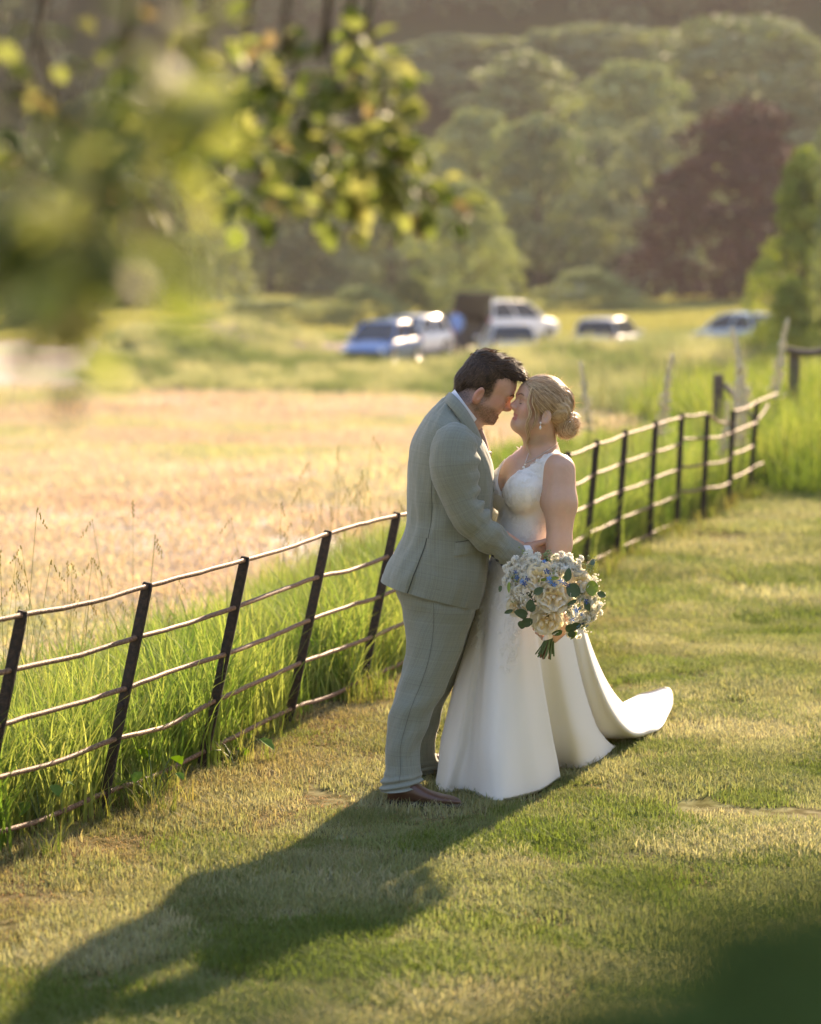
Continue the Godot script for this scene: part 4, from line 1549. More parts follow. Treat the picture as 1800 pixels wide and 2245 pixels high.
# ---------------------------------------------------------------- people
# head frame: x towards the face, y to the crown, z to one side; metres
func head_bones(t: Transform3D, s: float, woman: bool) -> Array:
	var o := []
	var P := func(x: float, y: float, z: float) -> Vector3: return t * (Vector3(x, y, z) * s)
	var E := func(x: float, y: float, z: float, rx: float, ry: float, rz: float, k: float, b := Basis.IDENTITY, cut := false) -> Bone:
		return egg(Transform3D(t.basis * b, t * (Vector3(x, y, z) * s)), Vector3(rx, ry, rz) * s, k, cut)
	o.append(E.call(0.006, 0.045, 0, 0.103, 0.083, 0.077, 0.02))
	o.append(E.call(0.052, 0.046, 0, 0.064, 0.064, 0.066, 0.03))
	o.append(E.call(0.048, -0.026, 0, 0.056, 0.072, 0.057, 0.03))
	var jaw := 0.84 if woman else 1.0
	for w: float in [-1.0, 1.0]:
		o.append(bone(P.call(0.012, -0.060, 0.050 * w * jaw), P.call(0.072, -0.093, 0.017 * w), 0.024 * s, 0.018 * s, 0.03))
		o.append(E.call(0.070, -0.024, 0.036 * w, 0.029, 0.027, 0.022, 0.026))
		o.append(bone(P.call(0.106, 0.022, 0.008 * w), P.call(0.092, 0.025, 0.046 * w), (0.009 if woman else 0.012) * s, 0.010 * s, 0.02))
	o.append(bone(P.call(0.076, -0.088, -0.008), P.call(0.076, -0.088, 0.008), 0.0195 * s, 0.0195 * s, 0.02))
	for w: float in [-1.0, 1.0]:
		o.append(E.call(0.117, 0.004, 0.033 * w, 0.020, 0.013, 0.019, 0.016, Basis.IDENTITY, true))
		o.append(E.call(0.0915, 0.003, 0.032 * w, 0.0145, 0.0125, 0.0150, 0.006))
	var nx := 0.128 if woman else 0.131
	var ny := -0.024 if woman else -0.025
	o.append(bone(P.call(0.105, 0.010, 0), P.call(nx - 0.006, ny + 0.006, 0), 0.0068 * s, 0.0088 * s, 0.009))
	o.append(bone(P.call(nx - 0.006, ny + 0.004, 0), P.call(nx - 0.003, ny, 0), 0.0090 * s, 0.0093 * s, 0.005))
	o.append(bone(P.call(nx - 0.008, ny - 0.001, 0), P.call(0.096, -0.036, 0), 0.0085 * s, 0.012 * s, 0.010))
	o.append(bone(P.call(nx - 0.020, ny + 0.012, 0), P.call(0.094, -0.020, 0), 0.0085 * s, 0.014 * s, 0.012))
	for w: float in [-1.0, 1.0]:
		o.append(E.call(nx - 0.015, ny - 0.007, 0.011 * w, 0.012, 0.0085, 0.0075, 0.008))
	# lips: drawn up at the corners in a smile
	for w: float in [-1.0, 1.0]:
		o.append(bone(P.call(0.0995, -0.0555, 0.004 * w), P.call(0.0820, -0.0545, 0.027 * w), 0.0058 * s, 0.004 * s, 0.006))
		o.append(bone(P.call(0.0965, -0.0720, 0.004 * w), P.call(0.0820, -0.0590, 0.027 * w), 0.0066 * s, 0.004 * s, 0.006))
	o.append(bone(P.call(0.104, -0.0635, -0.012), P.call(0.104, -0.0635, 0.012), 0.0050 * s, 0.0050 * s, 0.003, true))
	# ears
	for w: float in [-1.0, 1.0]:
		var b := Basis(Vector3.UP, 0.40 * w) * Basis(Vector3.BACK, -0.18)
		o.append(E.call(-0.010, -0.024, 0.082 * w, 0.0200, 0.034, 0.0085, 0.005, b))
		var hollow: Vector3 = Vector3(-0.010, -0.024, 0.082 * w) + b * Vector3(0.004, 0.003, 0.0105 * w)
		o.append(E.call(hollow.x, hollow.y, hollow.z, 0.0125, 0.0225, 0.0095, 0.003, b, true))
		o.append(E.call(-0.002, -0.050, 0.075 * w, 0.009, 0.010, 0.0055, 0.006, b))
	return o


# five fingers from the palm; frame: x along the fingers, y out of the back of the hand, z towards the thumb side
func hand_bones(t: Transform3D, curl: float, spread_: float, thumb_in: float) -> Array:
	var o := []
	var P := func(x: float, y: float, z: float) -> Vector3: return t * Vector3(x, y, z)
	for i in 4:
		var z := 0.030 - 0.020 * i
		o.append(bone(P.call(-0.035, 0.0, z * 0.6), P.call(0.045, 0.003, z), 0.015, 0.0125, 0.012))
	for i in 4:
		var z := 0.030 - 0.020 * i
		var l: float = [0.92, 1.0, 0.94, 0.76][i]
		var a := curl * (0.55 + 0.06 * i)
		var p := Vector3(0.045, 0.002, z)
		var q := 0.0
		for j in 3:
			q += a * [0.9, 1.15, 0.7][j]
			var len_: float = [0.042, 0.027, 0.021][j] * l
			var d := Vector3(cos(q), -sin(q), spread_ * (1.5 - i) * 0.3).normalized()
			o.append(bone(t * p, t * (p + d * len_), [0.0092, 0.0084, 0.0077][j], [0.0084, 0.0077, 0.0066][j], 0.004))
			p += d * len_
	var th := [Vector3(-0.015, -0.004, 0.030), Vector3(0.020, -0.012 - 0.01 * thumb_in, 0.056 - 0.012 * thumb_in), Vector3(0.048, -0.018 - 0.02 * thumb_in, 0.062 - 0.03 * thumb_in), Vector3(0.068, -0.022 - 0.03 * thumb_in, 0.060 - 0.04 * thumb_in)]
	for j in 3:
		o.append(bone(t * th[j], t * th[j + 1], [0.014, 0.0105, 0.0092][j], [0.0105, 0.0092, 0.0075][j], 0.008))
	return o


func onto(list: Array, p: Vector3, from: Vector3, lift: float) -> Vector3:   # moves a point along the line from a centre until it lies on the skin
	var d := (p - from).normalized()
	for i in 6:
		p -= d * field(list, p)
	return p + d * lift


func touch(list: Array, px: float, py: float, z_from: float) -> Vector3:   # where the survey line meets the skin
	var r := ray(px, py).normalized()
	var p := at(px, py, z_from)
	var start := p
	for i in 80:
		var d := field(list, p)
		if d < 0.0008:
			return p
		p += r * d * 0.9
		if p.distance_to(start) > 0.6:
			break
	return start + r * 0.33


func lobe(c: float, e: float) -> float:
	return signf(c) * pow(absf(c), e)


# closed rings between back and front points, widened to both sides; keys: [bx, by, fx, fy, half width]
func garment(keys: Array, z: float, skew: float, side: Vector3, rows_n: int, cols: int, power: float, push: Callable) -> Array:
	var rows := []
	var last := keys.size() - 1
	for i in rows_n:
		var u := float(i) / (rows_n - 1)
		var g := u * last
		var k := mini(int(g), last - 1)
		var t := g - k
		var v := []
		for c in 5:
			v.append(cubic_interpolate(keys[k][c], keys[k + 1][c], keys[maxi(k - 1, 0)][c], keys[mini(k + 2, last)][c], t))
		var b := at(v[0], v[1], z + skew)
		var f := at(v[2], v[3], z - skew)
		var m := (b + f) * 0.5
		var ax := (f - b) * 0.5
		var row := PackedVector3Array()
		for j in cols:
			var a := TAU * j / cols
			var d: Vector3 = ax * lobe(cos(a), 2.0 / power) + side * (v[4] * lobe(sin(a), 2.0 / power))
			row.append(m + d + d.normalized() * push.call(u, a))
		rows.append(row)
	return rows


func sleeve(keys: Array, cols: int, n: int, push: Callable) -> Array:   # keys: [point, radius]
	var pts := []
	var rad := []
	for q in keys:
		pts.append(q[0])
		rad.append(q[1])
	var path := curve(pts, n)
	var rows := []
	for i in n:
		var d := (path[mini(i + 1, n - 1)] - path[maxi(i - 1, 0)]).normalized()
		var y := d.cross(Vector3(0, 0, 1)).normalized()      # in the picture plane, towards the back of the arm
		var x := y.cross(d).normalized()
		var u := float(i) / (n - 1)
		var row := PackedVector3Array()
		for j in cols:
			var a := TAU * j / cols
			row.append(path[i] + (y * cos(a) + x * sin(a)) * (along(rad, u) + push.call(u, a)))
		rows.append(row)
	return rows


func column(rows: Array, j: int, i0: int, i1: int, lift := 0.0) -> PackedVector3Array:
	var o := PackedVector3Array()
	for i in range(i0, i1 + 1):
		var row: PackedVector3Array = rows[i]
		var m := row[(j + row.size() / 2) % row.size()]
		o.append(row[j] + (row[j] - m).normalized() * lift)
	return o


func even(n: int, r: float) -> PackedFloat32Array:
	var o := PackedFloat32Array()
	o.resize(n)
	o.fill(r)
	return o


# hair: ribbons rooted on the given points
func strand(f: Form, pts: PackedVector3Array, w: float, face: Vector3) -> void:
	var n0 := f.v.size()
	for i in pts.size():
		var d := (pts[mini(i + 1, pts.size() - 1)] - pts[maxi(i - 1, 0)]).normalized()
		var s := d.cross(face).normalized() * w * (1.0 - 0.85 * pow(float(i) / (pts.size() - 1), 2.0))
		f.add(pts[i] - s)
		f.add(pts[i] + s)
	for i in pts.size() - 1:
		var a := n0 + i * 2
		f.quad(a, a + 1, a + 3, a + 2)


func groom() -> void:
	var z0 := -11.25
	var o := thing("person", "groom in grey-green suit with short dark hair, leaning in nose to nose", "person", Vector3(at(900, 1700, z0).x, 0, z0))
	var home := -o.position
	var skin := Color(0.50, 0.295, 0.205)
	# ---- body: head, neck, hands and the figure under the clothes
	var ht := Transform3D(Basis(Vector3.UP, 0.04) * Basis(Vector3.BACK, deg_to_rad(-25.0)), at(1057, 853, z0 - 0.02))
	var head := head_bones(ht, 1.0, false)
	var nape := at(1008, 905, z0)
	head.append(bone(ht * Vector3(-0.022, -0.045, 0), nape, 0.060, 0.066, 0.03))
	head.append(bone(ht * Vector3(0.010, -0.070, 0), at(1030, 925, z0), 0.040, 0.050, 0.03))
	var lips := [head[13], head[14]]
	for b: Bone in head:
		pass
	var dye := func(p: Vector3) -> Color:
		var q := ht.affine_inverse() * p
		var n := bumps.get_noise_3dv(q * 260.0)
		var c := skin * (1.0 + 0.08 * bumps.get_noise_3dv(q * 60.0))
		c = mix(c, Color(0.52, 0.22, 0.15), 0.45 * bump(q.x, 0.075, 0.03) * bump(q.y, -0.02, 0.03))
		c = mix(c, Color(0.50, 0.20, 0.14), 0.5 * smoothstep(0.072, 0.085, absf(q.z)))
		var beard := smoothstep(-0.036, -0.058, q.y + 0.25 * maxf(q.x - 0.07, 0.0)) * smoothstep(-0.02, 0.02, q.x)
		beard = maxf(beard, bump(q.x, 0.020, 0.016) * smoothstep(0.03, -0.02, q.y))
		beard *= smoothstep(-0.125, -0.095, q.y)
		c = mix(c, Color(0.17, 0.082, 0.042), beard * (0.62 + 0.6 * n))
		# cropped hair fading into the nape and the sideburn
		var crop := smoothstep(-0.105, -0.05, q.y) * smoothstep(0.026, 0.006, q.x) * (1.0 - bump(q.y, -0.03, 0.034) * bump(q.x, -0.010, 0.026))
		crop = maxf(crop, smoothstep(0.045, 0.028, q.x) * smoothstep(-0.035, -0.005, q.y))
		if absf(q.z) < 0.0795 + 0.004 * float(q.y > 0.01):
			c = mix(c, Color(0.040, 0.024, 0.015), crop * (0.80 + 0.5 * n))
		if q.x > 0.078 and absf(q.y + 0.0640) < 0.011 and absf(q.z) < 0.026:
			c = mix(c, Color(0.42, 0.17, 0.14), 0.7)
		c.a = 1.0
		return c
	var f := Form.new()
	var c0 := ht.origin
	flesh(f, head, 0.0036, c0 + Vector3(-0.17, -0.19, -0.115), c0 + Vector3(0.16, 0.17, 0.115), dye)
	# right hand on her waist
	var wrist := at(1150, 1206, -11.15)
	var hx := (at(1200, 1214, -11.165) - wrist).normalized()
	var hz := Vector3(0.15, 0.98, 0.1)
	hz = (hz - hx * hz.dot(hx)).normalized()
	var hand_t := Transform3D(Basis(hx, hz.cross(hx).normalized(), hz), wrist + hx * 0.05)
	var hand := hand_bones(hand_t, 0.42, 0.5, 0.4)
	hand.append(bone(wrist - hx * 0.06, wrist + hx * 0.02, 0.029, 0.026, 0.02))
	flesh(f, hand, 0.0038, wrist + Vector3(-0.07, -0.12, -0.12), wrist + Vector3(0.20, 0.12, 0.09), func(_p): return skin * 0.95)
	# left hand behind her back
	var wrist2 := at(1150, 1200, -11.50)
	var hand2 := hand_bones(Transform3D(Basis(Vector3(0.9, 0.1, 0.42).normalized(), Vector3(-0.42, 0, 0.9).normalized() * -1.0, Vector3(0, 1, 0)).orthonormalized(), wrist2 + Vector3(0.05, 0, -0.01)), 0.5, 0.5, 0.4)
	flesh(f, hand2, 0.005, wrist2 + Vector3(-0.07, -0.12, -0.15), wrist2 + Vector3(0.20, 0.12, 0.15), func(_p): return skin)
	var inner := [
		bone(nape, at(985, 1010, z0), 0.055, 0.09, 0.04), bone(at(985, 1010, z0), at(975, 1180, z0), 0.09, 0.09, 0.04), bone(at(975, 1180, z0), at(955, 1280, z0), 0.09, 0.09, 0.04),
		bone(at(1000, 965, z0 + 0.02), at(1000, 985, z0 + 0.19), 0.05, 0.05, 0.03), bone(at(1000, 985, z0 + 0.19), at(1020, 1128, z0 + 0.19), 0.045, 0.036, 0.02), bone(at(1020, 1128, z0 + 0.19), wrist, 0.036, 0.026, 0.02),
		bone(at(1000, 965, z0 - 0.02), at(1000, 985, z0 - 0.2), 0.05, 0.05, 0.03), bone(at(1000, 985, z0 - 0.2), at(1040, 1110, z0 - 0.24), 0.045, 0.036, 0.02), bone(at(1040, 1110, z0 - 0.24), wrist2, 0.036, 0.026, 0.02),
		bone(at(955, 1300, z0 + 0.08), at(920, 1500, z0 + 0.14), 0.055, 0.04, 0.03), bone(at(920, 1500, z0 + 0.14), at(880, 1720, z0 + 0.28), 0.04, 0.03, 0.02),
		bone(at(965, 1300, z0 - 0.08), at(960, 1480, z0 - 0.12), 0.055, 0.04, 0.03), bone(at(960, 1480, z0 - 0.12), at(925, 1680, z0 - 0.28), 0.04, 0.03, 0.02)]
	flesh(f, inner, 0.02, at(830, 1740, z0) + Vector3(0, -0.05, -0.45), at(1180, 900, z0) + Vector3(0, 0.0, 0.45), func(_p): return skin)
	var body := part("body", f.mesh(), M.skin, o)
	body.position = home
	# face details
	var near := 1.0
	for w: float in [-1.0, 1.0]:
		var e := Form.new()
		var lash := PackedVector3Array()
		for i in 7:
			var a := lerpf(-0.9, 0.9, i / 6.0)
			lash.append(onto(head, ht * Vector3(0.0985 + 0.0090 * cos(a), -0.0035 - 0.002 * cos(a), (0.0325 + 0.0125 * sin(a)) * w), ht.origin, 0.0008))
		e.tube(lash, PackedFloat32Array([0.0010, 0.0016, 0.0019, 0.0019, 0.0019, 0.0017, 0.0011]), 5)
		part("eyelash", e.mesh(), M.lash, body)
		var br := Form.new()
		br.tint = Color(0.11, 0.06, 0.035)
		for i in 60:
			var a := rng.randf()
			var p := ht * Vector3(lerpf(0.1165, 0.098, a * a), 0.021 + 0.006 * sin(a * PI) + rng.randf_range(-0.003, 0.003), lerpf(0.012, 0.047, a) * w)
			p = onto(head, p, ht.origin, 0.0012)
			strand(br, PackedVector3Array([p, p + ht.basis * Vector3(0.001, 0.004, 0.006 * w)]), 0.0009, Vector3(0, 0, 1))
		part("eyebrow", br.mesh(), M.hair, body)
	var tf := Form.new()
	tf.ball(Vector3.ZERO, Vector3(0.008, 0.0045, 0.019), 8)
	var teeth := part("teeth", tf.mesh(), M.teeth, body)
	teeth.transform = Transform3D(ht.basis, ht * Vector3(0.0885, -0.0632, 0))
	# beard hairs along the chin
	var bd := Form.new()
	for i in 900:
		var a := rng.randf_range(-1.0, 1.0)
		var q := Vector3(0.098 - 0.075 * pow(absf(a), 1.6), rng.randf_range(-0.108, -0.052), 0.055 * a)
		var p := ht * q
		for s in 4:
			var d := field(head, p)
			p -= (ht.basis * Vector3(q.x - 0.03, q.y + 0.05, q.z)).normalized() * d
		if absf(field(head, p)) > 0.002 or q.y > -0.058 and absf(q.z) < 0.03:
			continue
		bd.tint = Color(0.22, 0.11, 0.05) * rng.randf_range(0.6, 1.4)
		strand(bd, PackedVector3Array([p, p + ht.basis * (Vector3(0.5, -0.7, a * 0.6) * rng.randf_range(0.003, 0.007))]), 0.0005, Vector3(0, 0, 1))
	var beard_part := part("beard", bd.mesh(), M.hair, body)
	beard_part.set_meta("kind", "stuff")
	# ---- hair
	var hb := [
		egg(Transform3D(ht.basis, ht * Vector3(-0.003, 0.050, 0)), Vector3(0.103, 0.091, 0.0815), 0.02),
		bone(ht * Vector3(-0.045, 0.105, 0), ht * Vector3(0.055, 0.112, 0), 0.040, 0.040, 0.03),
		bone(ht * Vector3(0.02, 0.100, -0.035), ht * Vector3(0.075, 0.100, -0.030), 0.034, 0.028, 0.03),
		bone(ht * Vector3(0.02, 0.100, 0.035), ht * Vector3(0.075, 0.100, 0.030), 0.034, 0.028, 0.03),
		bone(ht * Vector3(0.075, 0.110, -0.012), ht * Vector3(0.118, 0.100, 0.004), 0.030, 0.020, 0.02),
		bone(ht * Vector3(-0.072, 0.0, 0), ht * Vector3(-0.062, -0.045, 0), 0.045, 0.036, 0.03),
	]
	var hinv := ht.affine_inverse()
	var cut_hair := func(p: Vector3, d: float) -> float:
		var q: Vector3 = hinv * p
		# hairline: rises from the sideburn over the temple to the fringe
		var line := lerpf(0.026, 0.052, smoothstep(-0.02, 0.045, q.y))
		line = lerpf(line, 0.105, smoothstep(0.045, 0.088, q.y))
		line = lerpf(line, 0.20, smoothstep(0.086, 0.100, q.y))
		var e := q.x - line
		e = maxf(e, -q.y - lerpf(0.060, -0.004, smoothstep(-0.075, 0.02, q.x)))
		e = maxf(e, 0.030 - Vector2((q.x + 0.008) * 1.2, q.y + 0.030).length() if absf(q.z) > 0.05 else -1.0)
		return maxf(d + 0.004 * bumps.get_noise_3dv(q * Vector3(40, 40, 90)), e * 0.8)
	var hf := Form.new()
	flesh(hf, hb, 0.0045, c0 + Vector3(-0.17, -0.10, -0.12), c0 + Vector3(0.21, 0.21, 0.12), func(p):
		var k := 1.2 + 1.3 * bumps.get_noise_3dv(hinv * p * Vector3(30, 30, 150))
		return Color(0.030 * k, 0.019 * k, 0.012 * k), cut_hair)
	var roots := hf.v.duplicate()
	var st := Form.new()
	for i in 6500:
		var p := roots[rng.randi() % roots.size()]
		var q := hinv * p
		var out := (q - Vector3(0.0, 0.03, 0)).normalized()
		var top := smoothstep(0.06, 0.12, q.y)
		var flow := Vector3(0.95, 0.15, rng.randf_range(-0.4, 0.4)).lerp(Vector3(-0.35, -0.85, 0), 1.0 - top)
		var d := (flow + out * (0.30 * top + 0.05) + Vector3(rng.randfn(), rng.randfn(), rng.randfn()) * 0.16).normalized()
		var l := lerpf(0.010, 0.034, top) * rng.randf_range(0.6, 1.25)
		var k := rng.randf_range(0.5, 3.4)
		st.tint = Color(0.042, 0.025, 0.014) * k
		st.tint.a = 1.0
		var droop := Vector3(0.0, -0.25, 0.0) if q.x > 0.08 else Vector3(0, -0.1, 0)
		strand(st, PackedVector3Array([p - ht.basis * (d * 0.003), p + ht.basis * (d * l * 0.5), p + ht.basis * ((d + droop) * l)]), 0.0008, ht.basis * out.cross(d).cross(d).normalized())
	for i in 150:                       # tousled tufts on top
		var p := roots[rng.randi() % roots.size()]
		var q := hinv * p
		if q.y < 0.085:
			continue
		var d := Vector3(rng.randf_range(0.2, 0.9), rng.randf_range(0.3, 0.9), rng.randf_range(-0.5, 0.5)).normalized()
		for j in 9:
			st.tint = Color(0.042, 0.025, 0.014) * rng.randf_range(0.7, 3.0)
			st.tint.a = 1.0
			var e := (d + Vector3(rng.randfn(), rng.randfn(), rng.randfn()) * 0.12).normalized() * rng.randf_range(0.014, 0.026)
			var root := p + ht.basis * (Vector3(rng.randfn(), 0, rng.randfn()) * 0.003)
			strand(st, PackedVector3Array([root, root + ht.basis * (e * 0.6), root + ht.basis * (e + Vector3(0.006, -0.003, 0))]), 0.0008, Vector3(0, 0, 1))
	var hair := part("hair", hf.mesh(), M.hair, o)
	hair.position = home
	var locks := part("hair_strands", st.mesh(), M.hair, hair)
	locks.set_meta("kind", "stuff")

	# ---- jacket
	var side := Vector3(0.12, 0, 0.993)
	var keys := [[843, 1278, 1048, 1330, 0.215], [856, 1245, 1062, 1285, 0.213], [868, 1218, 1068, 1250, 0.207], [884, 1182, 1071, 1205, 0.196], [893, 1148, 1074, 1160, 0.190], [895, 1105, 1077, 1110, 0.195], [895, 1050, 1079, 1060, 0.205], [898, 1005, 1078, 1020, 0.212], [908, 962, 1070, 990, 0.214], [927, 924, 1057, 966, 0.196], [948, 897, 1046, 950, 0.150], [968, 877, 1042, 942, 0.100], [978, 868, 1040, 938, 0.084]]
	var vent := deg_to_rad(124.0)
	var push := func(u: float, a: float) -> float:
		var w := 0.0
		var open := smoothstep(0.36, 0.05, u)
		var behind := smoothstep(vent - 0.02, vent + 0.05, a) * smoothstep(TAU - vent + 0.02, TAU - vent - 0.05, a)
		w += 0.014 * open * behind
		w += 0.004 * bumps.get_noise_3d(cos(a) * 2.2, sin(a) * 2.2, u * 5.0) * 1.6
		# drag lines at the waist and below the shoulder blade
		w += 0.0045 * sin(u * 44.0 + a * 3.0) * bump(u, 0.36, 0.10) * bump(a, 2.0, 0.6)
		w -= 0.006 * bump(u, 0.43, 0.03) * bump(a, 2.1, 0.35)
		w -= 0.012 * bump(a, 1.95, 0.10) * smoothstep(0.35, 0.5, u) * smoothstep(0.72, 0.55, u)
		w -= 0.004 * bump(a, vent - 0.04, 0.03) * smoothstep(0.30, 0.40, u) * smoothstep(0.66, 0.6, u)
		return w
	var rows := garment(keys, z0, 0.02, side, 84, 150, 2.35, push)
	var jf := Form.new()
	jf.sheet(rows, true)
	var hem := PackedVector3Array()
	var hem_in := PackedVector3Array()
	var mid := Vector3.ZERO
	for p in rows[0]:
		mid += p / 150.0
	for p in rows[0]:
		hem.append(p)
		hem_in.append(p.lerp(mid, 0.04) + Vector3(0, 0.03, 0))
	jf.sheet([hem_in, hem], true)
	var jacket := part("jacket", jf.mesh(), M.suit, o)
	jacket.position = home
	var seam_col := int(round((vent - 0.03) / TAU * 150.0))
	var sp := column(rows, seam_col, 24, 56, 0.0006)
	var sf := Form.new()
	sf.tube(sp, even(sp.size(), 0.0011), 4, false)
	part("seam", sf.mesh(), M.seam, jacket)
	# sleeves
	var crease := func(u: float, a: float) -> float:
		var w := 0.003 * bumps.get_noise_3d(cos(a) * 1.5, sin(a) * 1.5, u * 9.0 + 4.0) * 1.5
		var inside := maxf(0.0, cos(a + PI - 0.35))         # the crook of the elbow
		w += (0.015 * sin(u * 66.0 - 0.6) * bump(u, 0.60, 0.13) - 0.008 * bump(u, 0.585, 0.04)) * pow(inside, 1.4)
		w += 0.006 * sin(u * 40.0 + 2.0 * sin(a)) * bump(u, 0.80, 0.14)
		w += 0.008 * sin(u * 50.0 + 1.5 * a) * bump(u, 0.32, 0.14) * pow(inside, 1.0)
		return w
	var arm := sleeve([[at(1003, 951, z0 + 0.118), 0.044], [at(999, 962, z0 + 0.145), 0.078], [at(996, 985, z0 + 0.175), 0.091], [at(997, 1030, z0 + 0.190), 0.0945], [at(1008, 1082, z0 + 0.195), 0.077], [at(1026, 1126, z0 + 0.195), 0.070], [at(1055, 1162, z0 + 0.175), 0.064], [at(1094, 1194, z0 + 0.150), 0.056], [at(1131, 1223, z0 + 0.125), 0.0555]], 64, 90, crease)
	var af := Form.new()
	af.sheet(arm, true)
	af.fan(arm[0])
	var cuff_in := PackedVector3Array()
	var cm := Vector3.ZERO
	for p in arm[-1]:
		cm += p / 64.0
	for p in arm[-1]:
		cuff_in.append(p.lerp(cm, 0.12) - (cm - arm[-5][0].lerp(arm[-5][32], 0.5)).normalized() * 0.03)
	af.sheet([arm[-1], cuff_in], true)
	part("sleeve", af.mesh(), M.suit, jacket)
	var hs := Form.new()
	var ring: PackedVector3Array = arm[13].duplicate()
	ring.append(ring[0])
	var arm2 := sleeve([[at(1003, 951, z0 - 0.118), 0.044], [at(999, 968, z0 - 0.165), 0.082], [at(1000, 1000, z0 - 0.2), 0.088], [at(1020, 1060, z0 - 0.225), 0.078], [at(1045, 1115, z0 - 0.24), 0.070], [at(1090, 1160, z0 - 0.25), 0.060], [at(1145, 1198, z0 - 0.25), 0.052]], 40, 50, crease)
	var af2 := Form.new()
	af2.sheet(arm2, true)
	part("sleeve", af2.mesh(), M.suit, jacket)
	# cuff buttons
	var bm := Form.new()
	bm.tube(PackedVector3Array([Vector3(0, 0, -0.002), Vector3(0, 0, 0.001), Vector3(0, 0, 0.003)]), PackedFloat32Array([0.0065, 0.0075, 0.0055]), 12)
	var bmesh := bm.mesh()
	for i in 4:
		var row: PackedVector3Array = arm[87 - i * 3]
		var p := row[4]
		var m := row[4].lerp(row[36], 0.5)
		var b := part("button", bmesh, M.button, jacket)
		b.transform = Transform3D(Basis.looking_at(-(p - m).normalized(), Vector3.UP), p)
	# pocket flap, following the jacket's side
	var ff := Form.new()
	var flap := []
	for i in 5:
		var u := lerpf(25.0, 20.0, i / 4.0)
		var row := PackedVector3Array()
		for j in 13:
			var q := lerpf(37.0, 19.0, j / 12.0)
			var ui := u + lerpf(-1.2, 2.2, j / 12.0)
			var a0: PackedVector3Array = rows[int(ui)]
			var a1: PackedVector3Array = rows[int(ui) + 1]
			var p := a0[int(q)].lerp(a1[int(q)], ui - int(ui)).lerp(a0[int(q) + 1].lerp(a1[int(q) + 1], ui - int(ui)), q - int(q))
			row.append(p + side * (0.0065 if i > 0 and j > 0 and j < 12 else 0.0003))
		flap.append(row)
	ff.sheet(flap, false)
	part("pocket_flap", ff.mesh(), M.suit, jacket)
	var welt := PackedVector3Array()
	for p in flap[0]:
		welt.append(p + side * 0.002)
	var wf := Form.new()
	wf.tube(welt, even(13, 0.0011), 4)
	part("pocket_welt", wf.mesh(), M.seam, jacket)
	var vp := column(rows, seam_col + 1, 0, 24, 0.0002)
	var vf := Form.new()
	vf.tube(vp, even(vp.size(), 0.0022), 4)
	part("vent", vf.mesh(), M.seam, jacket)
	# collar and lapels, both sides
	for w: float in [1.0, -1.0]:
		var ins := curve([at(982, 862, z0), at(990, 866, z0 + 0.05 * w), at(1004, 880, z0 + 0.076 * w), at(1020, 900, z0 + 0.082 * w), at(1034, 922, z0 + 0.078 * w), at(1047, 948, z0 + 0.066 * w), at(1060, 985, z0 + 0.052 * w), at(1070, 1025, z0 + 0.045 * w), at(1078, 1075, z0 + 0.035 * w)], 40)
		var outs := curve([at(968, 876, z0), at(975, 883, z0 + 0.07 * w), at(990, 900, z0 + 0.115 * w), at(1005, 922, z0 + 0.132 * w), at(1018, 943, z0 + 0.133 * w), at(1034, 966, z0 + 0.118 * w), at(1048, 1000, z0 + 0.100 * w), at(1061, 1040, z0 + 0.080 * w), at(1077, 1085, z0 + 0.045 * w)], 40)
		var lf := Form.new()
		var l_rows := []
		for i in 40:
			var row := PackedVector3Array()
			var lift := Vector3(0.35, 0.35, 0.6 * w).normalized()
			for j in 6:
				var t := j / 5.0
				row.append(ins[i].lerp(outs[i], t) + lift * (0.012 + 0.012 * sin(t * PI)))
			row.append(ins[i].lerp(outs[i], 0.97) + lift * 0.004)
			l_rows.append(row)
		lf.sheet(l_rows, false, 1, 1, w < 0)
		part("lapel", lf.mesh(), M.suit, jacket)
	# shirt collar, cuff, tie
	var shirt := Form.new()
	var sc := garment([[985, 866, 1040, 944, 0.072], [990, 860, 1047, 936, 0.070], [997, 853, 1052, 926, 0.066]], z0, 0.0, Vector3(0, 0, 1), 5, 40, 2.0, func(_u, _a): return 0.0)
	shirt.sheet(sc, true)
	shirt.tube(PackedVector3Array([at(1118, 1214, z0 + 0.13), at(1140, 1218, z0 + 0.115), at(1160, 1214, z0 + 0.10)]), PackedFloat32Array([0.046, 0.043, 0.040]), 20, false)
	var chest := garment([[1030, 1120, 1066, 1120, 0.09], [1020, 1000, 1064, 1005, 0.08], [1020, 945, 1046, 945, 0.05]], z0, 0.0, Vector3(0, 0, 1), 8, 24, 2.0, func(_u, _a): return 0.0)
	shirt.sheet(chest, true)
	var shirt_part := part("shirt", shirt.mesh(), M.shirt, o)
	shirt_part.position = home
	var tie := Form.new()
	var t_rows := []
	for q in [[1046, 930, 0.016], [1052, 940, 0.021], [1055, 948, 0.014], [1061, 962, 0.020], [1067, 985, 0.026], [1071, 1010, 0.030], [1074, 1050, 0.034]]:
		var m := at(q[0], q[1], z0)
		t_rows.append(PackedVector3Array([m + Vector3(-0.012, -0.003, q[2]), m + Vector3(0.004, 0, q[2] * 0.7), m + Vector3(0.010, 0.002, 0), m + Vector3(0.004, 0, -q[2] * 0.7), m + Vector3(-0.012, -0.003, -q[2])]))
	tie.sheet(t_rows, true)
	part("tie", tie.mesh(), M.tie, shirt_part)
	var pin := Form.new()
	pin.block(at(1071, 992, z0 + 0.0) + Vector3(0.008, 0, 0), Vector3(0.004, 0.004, 0.022), 0.001)
	part("tie_clip", pin.mesh(), M.silver, shirt_part)
	var sq := Form.new()
